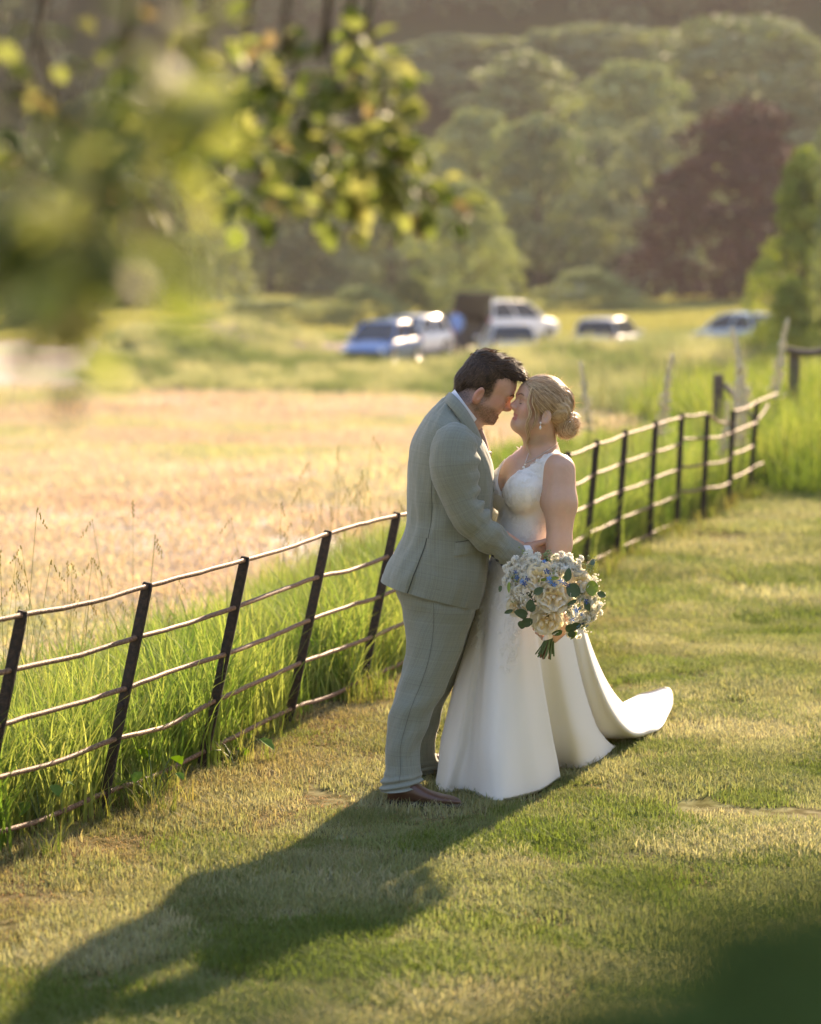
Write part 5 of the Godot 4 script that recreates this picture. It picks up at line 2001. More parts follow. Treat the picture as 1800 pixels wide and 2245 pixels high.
	for i in 3:
		var m := at(1072, 1000 - i * 2, z0 - 0.105)
		sq.flat_quad(m + Vector3(0.004, -0.02, -0.02), m + Vector3(0.010, 0.02, -0.012 + i * 0.01), m + Vector3(0.012, 0.028, 0.005), m + Vector3(0.006, -0.02, 0.022))
	part("pocket_square", sq.mesh(), M.tie, jacket)

	# ---- trousers
	var leg := func(ks: Array, z1: float, z2: float, sd: float) -> Array:
		var rr := []
		var n := 90
		var last := ks.size() - 1
		for i in n:
			var u := float(i) / (n - 1)
			var g := u * last
			var k := mini(int(g), last - 1)
			var t := g - k
			var v := []
			for c in 5:
				v.append(cubic_interpolate(ks[k][c], ks[k + 1][c], ks[maxi(k - 1, 0)][c], ks[mini(k + 2, last)][c], t))
			var z := lerpf(z1, z2, u)
			var b := at(v[0], v[1], z)
			var e := at(v[2], v[3], z)
			var m := (b + e) * 0.5
			var ax := (e - b) * 0.5
			var row := PackedVector3Array()
			for j in 56:
				var a := TAU * j / 56
				var d := ax * cos(a) + Vector3(0, 0, v[4] * sin(a))
				var w := 0.004 * bumps.get_noise_3d(cos(a) * 1.4 + sd, sin(a) * 1.4, u * 7.0) * 1.6
				w += 0.007 * sin(u * 95.0 + 2.2 * cos(a - 0.5)) * bump(u, 0.93, 0.07)
				w += 0.005 * sin(u * 42.0 + 1.6 * a) * bump(u, 0.08, 0.10)
				w += 0.004 * sin(u * 34.0 - 2.0 * a) * bump(u, 0.52, 0.10)
				w += 0.006 * pow(maxf(0.0, cos(a - 0.35)), 24.0) * smoothstep(0.15, 0.35, u)     # the pressed crease
				row.append(m + d + d.normalized() * w)
			rr.append(row)
		return rr
	var tr := Form.new()
	var l1: Array = leg.call([[868, 1270, 1050, 1290, 0.150], [874, 1310, 1046, 1325, 0.125], [886, 1362, 1030, 1374, 0.105], [889, 1420, 1009, 1434, 0.095], [880, 1478, 982, 1491, 0.090], [862, 1530, 957, 1544, 0.086], [851, 1580, 936, 1592, 0.082], [846, 1632, 918, 1637, 0.078], [844, 1682, 921, 1680, 0.078], [836, 1712, 923, 1704, 0.080], [833, 1733, 921, 1722, 0.082]], z0 + 0.06, z0 + 0.27, 0.0)
	tr.sheet(l1, true)
	tr.sheet(leg.call([[885, 1268, 1050, 1290, 0.150], [890, 1310, 1050, 1325, 0.125], [905, 1362, 1036, 1374, 0.105], [910, 1420, 1018, 1434, 0.095], [905, 1470, 1000, 1484, 0.090], [895, 1520, 976, 1535, 0.086], [885, 1570, 960, 1585, 0.080], [880, 1620, 951, 1625, 0.076], [880, 1650, 955, 1655, 0.076], [880, 1675, 962, 1675, 0.078], [885, 1692, 963, 1688, 0.078]], z0 - 0.05, z0 - 0.30, 7.0), true)
	var trousers := part("trousers", tr.mesh(), M.suit, o)
	trousers.position = home
	var pk := Form.new()
	var sidecol := column(l1, 15, 8, 80, 0.0006)
	pk.tube(sidecol, even(sidecol.size(), 0.0006), 4, false)
	part("side_seam", pk.mesh(), M.seam, trousers)
	# ---- shoes
	for q in [[at(872, 1748, z0 + 0.29), 0.20], [at(930, 1702, z0 - 0.30), -0.05]]:
		var heel: Vector3 = q[0]
		heel.y = 0.0
		var sh := Form.new()
		var s_rows := []
		for w in [[-0.055, 0.030, 0.055, 0.030], [-0.045, 0.034, 0.085, 0.033], [0.0, 0.034, 0.100, 0.034], [0.05, 0.036, 0.088, 0.034], [0.10, 0.044, 0.062, 0.032], [0.15, 0.048, 0.048, 0.030], [0.19, 0.042, 0.042, 0.028], [0.215, 0.026, 0.034, 0.024], [0.225, 0.010, 0.026, 0.022]]:
			var row := PackedVector3Array()
			for j in 20:
				var a := TAU * j / 20
				row.append(Vector3(w[0], maxf(0.014, 0.014 + (w[2] - 0.014) * (0.5 + 0.5 * lobe(sin(a), 0.75))), w[1] * lobe(cos(a), 0.8)))
			s_rows.append(row)
		sh.sheet(s_rows, true)
		sh.fan(s_rows[0], true)
		sh.fan(s_rows[-1])
		var shoe := part("shoe", sh.mesh(), M.shoe, o)
		shoe.transform = Transform3D(Basis(Vector3.UP, -q[1]), heel + home + Vector3(0.02, 0, 0))
		var so := Form.new()
		so.block(Vector3(0.10, 0.010, 0), Vector3(0.13, 0.009, 0.046), 0.008)
		so.block(Vector3(-0.03, 0.012, 0), Vector3(0.035, 0.012, 0.036), 0.004)
		part("sole", so.mesh(), M.sole, shoe)
		var la := Form.new()
		for i in 4:
			la.tube(PackedVector3Array([Vector3(0.035 + i * 0.018, 0.086 - i * 0.009, -0.016), Vector3(0.037 + i * 0.018, 0.095 - i * 0.010, 0), Vector3(0.035 + i * 0.018, 0.086 - i * 0.009, 0.016)]), even(3, 0.002), 5)
		part("laces", la.mesh(), M.sole, shoe)


func bride() -> void:
	var zb := -11.32
	var o := thing("person", "bride in white lace-bodiced satin gown with blonde low bun, eyes closed and smiling", "person", Vector3(at(1150, 1700, zb).x, 0, zb))
	var home := -o.position
	var skin := Color(0.53, 0.335, 0.23)
	var fw := Vector3(-0.866, 0, 0.5)           # the way her chest faces
	var lf := Vector3(0.5, 0, 0.866)            # towards her left shoulder
	var turn := Basis(fw, Vector3.UP, fw.cross(Vector3.UP))
	# ---- body
	var s := 0.935
	var ht := Transform3D(Basis(Vector3.UP, deg_to_rad(193.0)) * Basis(Vector3.BACK, deg_to_rad(21.0)), at(1186, 899, -11.27))
	var hinv := ht.affine_inverse()
	var head := head_bones(ht, s, true)
	var nb := at(1191, 990, zb)
	var chest := at(1166, 1075, zb)
	var waist := at(1147, 1178, zb)
	var hips := at(1150, 1262, zb)
	var neck := [bone(ht * Vector3(-0.020, -0.045, 0) , nb + Vector3(0.005, 0.01, 0), 0.048, 0.052, 0.03), bone(ht * Vector3(0.028, -0.082, 0), nb + fw * 0.02 + Vector3(0, -0.02, 0), 0.030, 0.040, 0.045)]
	var shoulder := at(1229, 1030, zb + 0.125)
	var shoulder2 := at(1150, 1012, zb - 0.130)
	var elbow := at(1226, 1192, zb + 0.185)
	var wrist := at(1219, 1330, zb + 0.265)
	var trunk := [
		egg(Transform3D(turn, chest + Vector3(0, 0.01, 0)), Vector3(0.105, 0.150, 0.142), 0.04),
		bone(chest, waist, 0.098, 0.092, 0.05),
		egg(Transform3D(turn, waist), Vector3(0.100, 0.110, 0.122), 0.05),
		egg(Transform3D(turn, hips), Vector3(0.125, 0.125, 0.168), 0.05),
		bone(nb + Vector3(0, -0.022, 0), shoulder + lf * -0.03 + Vector3(0, 0.012, 0), 0.040, 0.046, 0.05),
		bone(nb + Vector3(0, -0.022, 0), shoulder2 + lf * 0.03 + Vector3(0, 0.012, 0), 0.040, 0.046, 0.05),
		egg(Transform3D(turn, chest + fw * 0.082 + lf * 0.068 + Vector3(0, 0.004, 0)), Vector3(0.074, 0.078, 0.074), 0.022),
		egg(Transform3D(turn, chest + fw * 0.082 + lf * -0.068 + Vector3(0, 0.004, 0)), Vector3(0.074, 0.078, 0.074), 0.022),
		bone(chest + fw * 0.055 + Vector3(0, 0.08, 0), nb + fw * 0.02 + Vector3(0, -0.03, 0), 0.065, 0.05, 0.05),
	]
	var arm := [
		bone(shoulder, shoulder.lerp(elbow, 0.45), 0.058, 0.063, 0.03), bone(shoulder.lerp(elbow, 0.45), elbow, 0.063, 0.046, 0.03),
		bone(elbow, elbow.lerp(wrist, 0.3), 0.045, 0.043, 0.03), bone(elbow.lerp(wrist, 0.3), wrist, 0.043, 0.027, 0.02),
	]
	var elbow2 := shoulder2 + Vector3(-0.16, -0.16, -0.06)
	var wrist2 := at(985, 1120, zb - 0.16)
	var arm2 := [bone(shoulder2, elbow2, 0.056, 0.045, 0.03), bone(elbow2, wrist2, 0.043, 0.027, 0.02)]
	var skin_dye := func(p: Vector3) -> Color:
		var q: Vector3 = hinv * p / s
		var c := skin * (1.0 + 0.05 * bumps.get_noise_3dv(p * 50.0))
		if q.y > -0.13 and q.length() < 0.2:
			c = mix(c, Color(0.62, 0.28, 0.20), 0.5 * bump(q.x, 0.08, 0.03) * bump(q.y, -0.022, 0.025))
			c = mix(c, Color(0.60, 0.27, 0.19), 0.4 * smoothstep(0.112, 0.122, q.x))
			if q.x > 0.078 and absf(q.z) < 0.029 and (absf(q.y + 0.0565) < 0.0055 or absf(q.y + 0.0715) < 0.0065):
				c = mix(c, Color(0.50, 0.17, 0.15), 0.75)
			if q.x > 0.092 and absf(absf(q.z) - 0.033) < 0.016 and q.y > 0.0 and q.y < 0.012:
				c = mix(c, Color(0.36, 0.19, 0.12), 0.5)
		c.a = 1.0
		return c
	var c0 := ht.origin
	var f := Form.new()
	var cut_y := nb.y + 0.035
	flesh(f, head + neck + [trunk[4], trunk[5], trunk[8]], 0.0035, Vector3(c0.x - 0.16, cut_y - 0.004, c0.z - 0.13), c0 + Vector3(0.15, 0.16, 0.13), skin_dye)
	var top := neck + trunk + arm
	flesh(f, top + arm2, 0.0075, Vector3(at(1040, 1300, zb).x, at(1100, 1345, zb).y, zb - 0.30), Vector3(at(1300, 1000, zb).x, cut_y, zb + 0.38), skin_dye)
	# left hand round the stems
	var grip := at(1207, 1388, zb + 0.335)
	var stem_dir := (at(1226, 1330, zb + 0.33) - at(1190, 1440, zb + 0.33)).normalized()
	var hx := (Vector3(-0.80, -0.50, 0.25)).normalized()
	var hz := (stem_dir - hx * stem_dir.dot(hx)).normalized()
	var hand_t := Transform3D(Basis(hx, hz.cross(hx).normalized(), hz), at(1228, 1374, zb + 0.345))
	var hand := hand_bones(hand_t, 1.25, 0.1, 0.8)
	hand.append(bone(wrist, hand_t * Vector3(-0.035, 0, 0), 0.026, 0.019, 0.02))
	flesh(f, hand, 0.0033, hand_t.origin - Vector3(0.12, 0.12, 0.12), hand_t.origin + Vector3(0.10, 0.13, 0.12), func(_p): return skin)
	# legs under the gown
	flesh(f, [bone(hips + lf * 0.05, hips + lf * 0.05 + Vector3(0, -0.42, -0.05), 0.06, 0.045, 0.03), bone(hips + lf * 0.05 + Vector3(0, -0.42, -0.05), Vector3(hips.x - 0.02, 0.06, hips.z), 0.045, 0.03, 0.03), bone(hips - lf * 0.05, hips - lf * 0.05 + Vector3(0, -0.42, -0.05), 0.06, 0.045, 0.03), bone(hips - lf * 0.05 + Vector3(0, -0.42, -0.05), Vector3(hips.x - 0.08, 0.06, hips.z - 0.12), 0.045, 0.03, 0.03)], 0.025, Vector3(hips.x - 0.3, -0.01, hips.z - 0.3), Vector3(hips.x + 0.3, hips.y + 0.05, hips.z + 0.3), func(_p): return skin)
	var body := part("body", f.mesh(), M.skin, o)
	body.position = home
	for w: float in [-1.0, 1.0]:
		var e := Form.new()
		var lash := PackedVector3Array()
		for i in 8:
			var a := lerpf(-1.0, 1.0, i / 7.0)
			lash.append(onto(head, ht * (Vector3(0.0975 + 0.0100 * cos(a), -0.0030 - 0.0030 * cos(a), (0.0325 + 0.0130 * sin(a)) * w) * s), ht.origin, 0.0008))
		e.tube(lash, PackedFloat32Array([0.0006, 0.0010, 0.0013, 0.0014, 0.0014, 0.0014, 0.0012, 0.0008]), 5)
		part("eyelash", e.mesh(), M.lash, body)
		var br := Form.new()
		br.tint = Color(0.20, 0.11, 0.06)
		for i in 60:
			var a := rng.randf()
			var p := ht * (Vector3(lerpf(0.114, 0.095, a * a), 0.022 + 0.008 * sin(a * PI * 0.9) + rng.randf_range(-0.002, 0.002), lerpf(0.013, 0.047, a) * w) * s)
			p = onto(head, p, ht.origin, 0.0010)
			strand(br, PackedVector3Array([p, p + ht.basis * Vector3(-0.001, 0.002, 0.007 * w)]), 0.0008, Vector3(0, 0, 1))
		part("eyebrow", br.mesh(), M.hair, body)
	var tf := Form.new()
	tf.ball(Vector3.ZERO, Vector3(0.009, 0.0050, 0.021), 8)
	var teeth := part("teeth", tf.mesh(), M.teeth, body)
	teeth.transform = Transform3D(ht.basis * s, ht * (Vector3(0.0905, -0.0635, 0) * s))
	var nails := Form.new()
	for i in [3, 7, 11]:
		pass
	# nails on the fingers that show
	for i in 4:
		var tip_bone: Bone = hand[4 + i * 3 + 2]
		var tip := tip_bone.a + tip_bone.ba * 0.9
		var n := Form.new()
		n.ball(Vector3.ZERO, Vector3(0.0058, 0.0018, 0.0045), 5)
		var nail := part("fingernail", n.mesh(), M.nail, body)
		var up := (hand_t.basis.y * 0.6 + tip_bone.ba.normalized().cross(hand_t.basis.z) * 0.8)
		up = (up - tip_bone.ba.normalized() * up.dot(tip_bone.ba.normalized())).normalized()
		nail.transform = Transform3D(Basis(tip_bone.ba.normalized(), up, tip_bone.ba.normalized().cross(up)), tip + up * 0.0058)

	# ---- hair: combed back from the brow into a low bun
	var bun := at(1243, 934, -11.285)
	var hb := [
		egg(Transform3D(ht.basis, ht * Vector3(-0.004, 0.044, 0)), Vector3(0.101, 0.084, 0.079), 0.02),
		egg(Transform3D(ht.basis, ht * Vector3(0.036, 0.050, 0)), Vector3(0.072, 0.068, 0.0715), 0.02),
		bone(ht * Vector3(0.02, 0.085, 0), ht * Vector3(-0.06, 0.065, 0), 0.040, 0.048, 0.03),
		bone(ht * Vector3(-0.060, 0.02, -0.035), bun + Vector3(-0.03, 0.02, 0.01), 0.042, 0.030, 0.03),
		bone(ht * Vector3(-0.060, 0.02, 0.035), bun + Vector3(-0.03, 0.02, -0.01), 0.042, 0.030, 0.03),
		egg(Transform3D(Basis(Vector3.BACK, -0.5), bun), Vector3(0.042, 0.047, 0.046), 0.014),
		egg(Transform3D(Basis(Vector3.BACK, 0.3), bun + Vector3(0.004, -0.020, 0.020)), Vector3(0.034, 0.027, 0.028), 0.008),
		egg(Transform3D(Basis(Vector3.BACK, 0.3), bun + Vector3(0.006, 0.018, -0.012)), Vector3(0.032, 0.030, 0.034), 0.008),
	]
	var cut_hair := func(p: Vector3, d: float) -> float:
		var q: Vector3 = hinv * p / s
		var line := lerpf(0.024, 0.074, smoothstep(-0.02, 0.045, q.y))
		line = lerpf(line, 0.112, smoothstep(0.04, 0.085, q.y))
		var e := q.x - line
		e = maxf(e, 0.034 - Vector2((q.x + 0.004) * 1.1, q.y + 0.034).length() if absf(q.z) > 0.05 else -1.0)
		e = maxf(e, -q.y - 0.055 if q.x > -0.045 else -1.0)
		return maxf(d + 0.0018 * sin(atan2(q.z, q.y + 0.1) * 46.0 + q.x * 60.0 + 3.0 * bumps.get_noise_3dv(q * 20.0)), e * 0.8)
	var blond := [Color(0.48, 0.34, 0.18), Color(0.62, 0.475, 0.28), Color(0.33, 0.215, 0.105), Color(0.70, 0.56, 0.37)]
	var hf := Form.new()
	flesh(hf, hb, 0.0042, c0 + Vector3(-0.13, -0.15, -0.12), c0 + Vector3(0.19, 0.15, 0.12), func(p):
		var q: Vector3 = hinv * p
		return mix(blond[2], blond[1], 0.5 + 0.9 * bumps.get_noise_2d(atan2(q.z, q.y + 0.1) * 22.0, q.x * 9.0)), cut_hair)
	var st := Form.new()
	var roots := hf.v.duplicate()
	for i in 4600:
		var p := roots[rng.randi() % roots.size()]
		var to_bun := bun - p
		var out := (p - ht * Vector3(-0.01, 0.03, 0)).normalized()
		if to_bun.length() < 0.06:
			out = (p - bun).normalized()
			to_bun = out.cross(Vector3(0.5, -0.4, 0.7)) * 0.05
		var d := to_bun.normalized()
		d = (d - out * d.dot(out)).normalized()
		var l := rng.randf_range(0.03, 0.06)
		var c: Color = blond[rng.randi() % 4]
		st.tint = c * rng.randf_range(0.75, 1.2)
		st.tint.a = 1.0
		var lift := rng.randf_range(0.0005, 0.0028)
		strand(st, PackedVector3Array([p + out * 0.0002, p + d * l * 0.35 + out * lift, p + d * l * 0.7 + out * (lift - l * l * 2.4), p + d * l + out * (lift - l * l * 5.5)]), 0.0007, out)
	# flyaway wisps
	for i in 150:
		var p := roots[rng.randi() % roots.size()]
		var out := (p - ht * Vector3(-0.01, 0.02, 0)).normalized()
		if out.y < -0.3 and p.distance_to(bun) > 0.07:
			continue
		var d := (out * 0.5 + Vector3(rng.randfn() * 0.6, rng.randfn() * 0.4 + 0.1, rng.randfn() * 0.4)).normalized()
		var l := rng.randf_range(0.015, 0.04)
		st.tint = blond[3]
		strand(st, PackedVector3Array([p, p + d * l * 0.5 + out * 0.006, p + d * l * 0.9 + out * 0.004 + Vector3(0.006, -0.006, 0)]), 0.00045, Vector3(0, 0, 1))
	# loose tendrils framing the face
	for q in [[[1166, 850], [1158, 880], [1163, 905], [1155, 930], [1160, 955], [1155, 975], [1164, 1000]], [[1172, 852], [1168, 880], [1176, 905], [1172, 925], [1166, 940]]]:
		var pts := []
		for w in q.size():
			pts.append(touch(hb + head + neck + trunk, q[w][0], q[w][1], -10.9) + Vector3(-0.001, 0, 0.004 + 0.002 * w))
		var path := curve(pts, 26)
		for i in 20:
			var off := Vector3(rng.randfn(), rng.randfn(), rng.randfn()) * 0.0030
			var line := PackedVector3Array()
			for j in 26:
				line.append(path[j] + off * (0.35 + sin(j * 0.12) * 0.9) + Vector3(sin(j * 0.8 + i), 0, 0) * 0.0008)
			st.tint = blond[rng.randi() % 4]
			strand(st, line, 0.0011, Vector3(0, 0, 1))
	var hair := part("hair", hf.mesh(), M.hair, o)
	hair.position = home
	var locks := part("hair_strands", st.mesh(), M.hair, hair)
	locks.set_meta("kind", "stuff")
	var comb := Form.new()
	for i in 14:
		comb.ball(at(1252 + sin(i * 2.4) * 5.0, 905 + i * 1.6, -11.245 + cos(i * 2.1) * 0.012), Vector3.ONE * 0.0032, 4)
	part("hair_comb", comb.mesh(), M.pearl, hair)

	# ---- gown: bodice
	var big := []
	for b: Bone in trunk:
		var g := Bone.new()
		g.kind = b.kind
		g.a = b.a
		g.ba = b.ba
		g.l2 = b.l2
		g.dr = b.dr
		g.k = b.k
		g.inv = b.inv
		g.r0 = b.r0 + 0.0065
		g.rr = b.rr + Vector3.ONE * 0.0065
		g.r2 = g.rr * g.rr
		big.append(g)
	var v_y := at(1095, 1094, zb + 0.06).y
	var strap_y := at(1219, 1000, zb + 0.06).y
	var back_y := strap_y - 0.16
	var hole := bone(shoulder + lf * 0.034, shoulder.lerp(elbow, 0.40) + lf * 0.016, 0.066, 0.070)
	var hole2 := bone(shoulder2 - lf * 0.034, shoulder2 - lf * 0.03 + Vector3(-0.02, -0.10, 0.0), 0.066, 0.066)
	var low_y := at(1150, 1208, zb).y
	var neckline := func(p: Vector3, d: float) -> float:
		var m := waist.lerp(nb, (p.y - waist.y) / (nb.y - waist.y))
		var r := p - m
		var side := absf(r.dot(lf))
		var ahead := r.dot(fw)
		var y0 := v_y if ahead > 0.0 else back_y
		var up := (p.y - y0) / (strap_y - y0)
		var w := -0.02 if up < 0.0 else 0.084 * pow(up, 0.88)
		var e := (w - side) * 0.85
		if up < 0.0:
			e = maxf(e, -1.0)
			e = -0.01 + minf(0.0, up) * 0.05
		e = maxf(e, p.y - strap_y - 0.075)
		e = maxf(e, -hole.d(p))
		e = maxf(e, -hole2.d(p))
		e = maxf(e, low_y - p.y)
		return maxf(d, e)
	var bf := Form.new()
	flesh(bf, big, 0.0058, Vector3(at(1040, 1200, zb).x, low_y - 0.02, zb - 0.24), Vector3(at(1290, 1000, zb).x, nb.y + 0.06, zb + 0.26), func(_p): return Color.WHITE, neckline)
	var gown := Node3D.new()
	gown.name = "gown"
	o.add_child(gown)
	gown.position = home
	part("bodice", bf.mesh(), M.bodice, gown)

	# ---- gown: skirt with train
	var plan := [[0.100, -11.40, 0], [0.105, -11.24, 12], [0.135, -11.15, 22], [0.185, -11.185, 33], [0.235, -11.15, 44], [0.275, -11.055, 56], [0.325, -11.0, 66], [0.375, -11.01, 76], [0.440, -11.085, 90], [0.515, -11.20, 104], [0.580, -11.40, 117], [0.600, -11.49, 123], [0.545, -11.63, 131], [0.595, -11.67, 137], [0.695, -11.665, 146], [0.775, -11.83, 154], [0.850, -12.08, 162], [0.868, -12.19, 167], [0.800, -12.34, 172], [0.905, -12.30, 178], [1.010, -12.42, 185], [1.085, -12.50, 190], [1.150, -12.82, 196], [1.200, -13.12, 203], [1.185, -13.36, 210], [1.090, -13.42, 218], [0.980, -13.20, 228], [0.84, -12.9, 240], [0.60, -12.45, 262], [0.40, -12.10, 290], [0.25, -11.80, 320], [0.13, -11.58, 342]]
	var cols := 220
	var n := 84
	var y0 := at(1150, 1192, zb).y
	var hem := []
	for j in cols:
		var a := 360.0 * j / cols
		var k := 0
		while k < plan.size() - 1 and plan[k + 1][2] <= a:
			k += 1
		var g := func(i: int) -> Vector2:
			var q: Array = plan[posmod(i, plan.size())]
			return Vector2(q[0], q[1])
		var a0: float = plan[k][2]
		var a1: float = plan[k + 1][2] if k + 1 < plan.size() else 360.0
		hem.append(g.call(k).cubic_interpolate(g.call(k + 1), g.call(k - 1), g.call(k + 2), (a - a0) / (a1 - a0)))
	# the hem's broad outline, and its folds apart from it
	var broad := []
	for j in cols:
		var m := Vector2.ZERO
		var total := 0.0
		for k in range(-16, 17):
			var w := exp(-k * k / 90.0)
			m += hem[posmod(j + k, cols)] * w
			total += w
		broad.append(m / total)
	var rows := []
	for i in n:
		var t := float(i) / (n - 1)
		var row := PackedVector3Array()
		for j in cols:
			var a := TAU * j / cols
			var ang := 360.0 * j / cols
			var dir := Vector2(-cos(a), sin(a))
			# waist to hip
			var hip := smoothstep(0.0, 0.24, t)
			var wide := lerpf(0.128, 0.178, hip)
			var deep := lerpf(0.108, 0.150, hip)
			var m2 := Vector2(lerpf(waist.x, hips.x + 0.012, hip), lerpf(waist.z, hips.z, hip))
			var al := Vector2(lf.x, lf.z)
			var af := Vector2(fw.x, fw.z)
			var r1 := 1.0 / sqrt(pow(dir.dot(al) / wide, 2.0) + pow(dir.dot(af) / deep, 2.0))
			var p := m2 + dir * r1
			var tail := bump(ang, 205.0, 34.0)
			var w := pow(t, lerpf(1.12, 1.05, tail))
			var q := p.lerp(broad[j], w)
			# the folds drift round the figure as they rise
			var drift: float = 0.115 * (1.0 - t) * bump(ang, 110.0, 75.0)
			var g: float = fposmod(j + drift * cols, cols)
			var k0 := int(g)
			var d0: Vector2 = hem[k0] - broad[k0]
			var d1: Vector2 = hem[(k0 + 1) % cols] - broad[(k0 + 1) % cols]
			q += d0.lerp(d1, g - k0) * pow(t, 1.5)
			var fold := sin(a * 8.0 + 0.8 + 1.6 * (1.0 - t)) * 0.010 + sin(a * 5.0 + 2.0 + 1.2 * (1.0 - t)) * 0.014
			q += dir * fold * smoothstep(0.10, 0.6, t) * (1.0 - tail) * smoothstep(1.0, 0.8, t)
			var y := y0 * pow(1.0 - t, lerpf(1.0, 2.3, tail)) + lerpf(0.012, 0.018, tail)
			if tail > 0.2 and t > 0.72:
				y += 0.035 * tail * (0.5 + 0.5 * sin(a * 23.0)) * bump(t, 0.9, 0.1)
				y += 0.05 * bump(ang, 208.0, 10.0) * smoothstep(0.9, 1.0, t)
			row.append(Vector3(q.x, y, q.y))
		rows.append(row)
	var sk := Form.new()
	sk.sheet(rows, true)
	var under := PackedVector3Array()
	for p in rows[-1]:
		under.append(p + (Vector3(hips.x, 0.03, hips.z) - p).limit_length(0.03) + Vector3(0, 0.006, 0))
	sk.sheet([rows[-1], under], true)
	part("skirt", sk.mesh(), M.satin, gown)

	# ---- lace sprigs on bodice and skirt
	var sprig := Form.new()
	for i in 5:
		var a := TAU * i / 5.0
		var d := Vector3(cos(a), sin(a), 0)
		var u := Vector3(-sin(a), cos(a), 0)
		sprig.flat_quad(d * 0.001, d * 0.005 + u * 0.0032 + Vector3(0, 0, 0.0016), d * 0.0088 + Vector3(0, 0, 0.0008), d * 0.005 - u * 0.0032 + Vector3(0, 0, 0.0016))
	sprig.ball(Vector3(0, 0, 0.0015), Vector3.ONE * 0.0014, 3)
	var leaf_s := Form.new()
	leaf_s.flat_quad(Vector3(0, 0, 0), Vector3(0.008, 0.0028, 0.0014), Vector3(0.017, 0, 0.0006), Vector3(0.008, -0.0028, 0.0014))
	var put_a := []
	var put_b := []
	var bmesh: Array = bf.mesh().surface_get_arrays(0)
	var bv: PackedVector3Array = bmesh[Mesh.ARRAY_VERTEX]
	var bn: PackedVector3Array = bmesh[Mesh.ARRAY_NORMAL]
	var stick := func(p: Vector3, nrm: Vector3, into: Array, scale_: float) -> void:
		var b := Basis.looking_at(-nrm, Vector3(0.02, 1, 0.03)) * Basis(Vector3.BACK, rng.randf() * TAU)
		into.append(Transform3D(b.scaled(Vector3.ONE * scale_), p + nrm * 0.0006))
	for i in 2400:
		var k := rng.randi() % bv.size()
		var p := bv[k]
		var vine := bumps.get_noise_3dv(p * 9.0)
		if absf(vine) > 0.16 or absf(bn[k].y) > 0.93:
			continue
		stick.call(p, bn[k], put_a if rng.randf() < 0.45 else put_b, rng.randf_range(0.9, 1.45))
	for q in [[30, 8, 34, 7.0], [70, 18, 42, 5.0], [52, 4, 22, 9.0], [100, 4, 24, 6.0], [16, 6, 36, 6.0], [120, 5, 30, 6.0]]:
		for i in 80:
			var t := rng.randf()
			var ri := int(lerpf(q[1], q[2], t))
			var ci := posmod(int(q[0] / 360.0 * cols + rng.randfn() * q[3] * (1.0 - 0.6 * t)), cols)
			var p: Vector3 = rows[ri][ci]
			var nr: Vector3 = (rows[ri + 1][ci] - p).cross(rows[ri][(ci + 1) % cols] - p).normalized()
			if nr.dot(p - Vector3(hips.x, p.y, hips.z)) < 0.0:
				nr = -nr
			stick.call(p, nr, put_a if rng.randf() < 0.5 else put_b, rng.randf_range(1.0, 1.6))
	for q in [[sprig.mesh(), put_a], [leaf_s.mesh(), put_b]]:
		var mm := MultiMesh.new()
		mm.transform_format = MultiMesh.TRANSFORM_3D
		mm.mesh = q[0]
		mm.instance_count = q[1].size()
		for i in q[1].size():
			mm.set_instance_transform(i, q[1][i])
		var mi := MultiMeshInstance3D.new()
		mi.name = "lace"
		mi.multimesh = mm
		mi.material_override = M.lace
		mi.set_meta("kind", "stuff")
		gown.add_child(mi, true)

	# ---- necklace and earring
	var all := head + top
	var chain := PackedVector3Array()
	for q in [[1224, 970], [1212, 980], [1198, 989], [1184, 998], [1170, 1006], [1158, 1012], [1152, 1014], [1155, 1005], [1160, 990]]:
		chain.append(touch(all, q[0], q[1], zb + 0.35) + Vector3(-0.0006, 0.0004, 0.0012))
	var nf := Form.new()
	nf.tube(curve(Array(chain), 40), even(40, 0.0011), 5)
	var nl := part("necklace", nf.mesh(), M.silver, o)
	nl.position = home
	var pd := Form.new()
	var hang := touch(all, 1151, 1018, zb + 0.35)
	pd.ball(hang + Vector3(0, 0, 0.004), Vector3(0.0045, 0.0045, 0.004), 6)
	pd.ball(hang + Vector3(-0.006, -0.012, 0.006), Vector3(0.0065, 0.0075, 0.006), 8)
	part("pendant", pd.mesh(), M.pearl, nl)
	var ear := touch(all, 1185, 927, zb + 0.35)
	var ef := Form.new()
	ef.ball(ear + Vector3(0, 0, 0.002), Vector3(0.004, 0.004, 0.004), 6)
	ef.ball(ear + Vector3(-0.001, -0.018, 0.003), Vector3(0.0048, 0.0075, 0.0048), 8)
	ef.tube(PackedVector3Array([ear, ear + Vector3(0, -0.012, 0.003)]), even(2, 0.0012), 5)
	var er := part("earring", ef.mesh(), M.pearl, o)
	er.position = home


# ---------------------------------------------------------------- bouquet
func petal(w: float, h: float, cup: float, curl: float, seed_: int) -> ArrayMesh:   # grows along +y from the origin, cupped towards +z
	var f := Form.new()
	var rows := []
	for i in 6:
		var t := i / 5.0
		var row := PackedVector3Array()
		for j in 7:
			var u := j / 3.0 - 1.0
			var wd := w * pow(sin(clampf(t * 0.75 + 0.12, 0, 1) * PI), 0.65) * 0.5
			var z := cup * (u * u) * wd + h * 0.35 * sin(t * PI * 0.5) * cup - curl * h * pow(t, 4.0) * (0.8 + 0.2 * u * u)
			var edge := 0.03 * h * sin(u * 7.0 + seed_) * t * t
			row.append(Vector3(u * wd, t * h * (1.0 - 0.10 * u * u * t) + edge, z))
		rows.append(row)
	f.sheet(rows, false)
	return f.mesh()


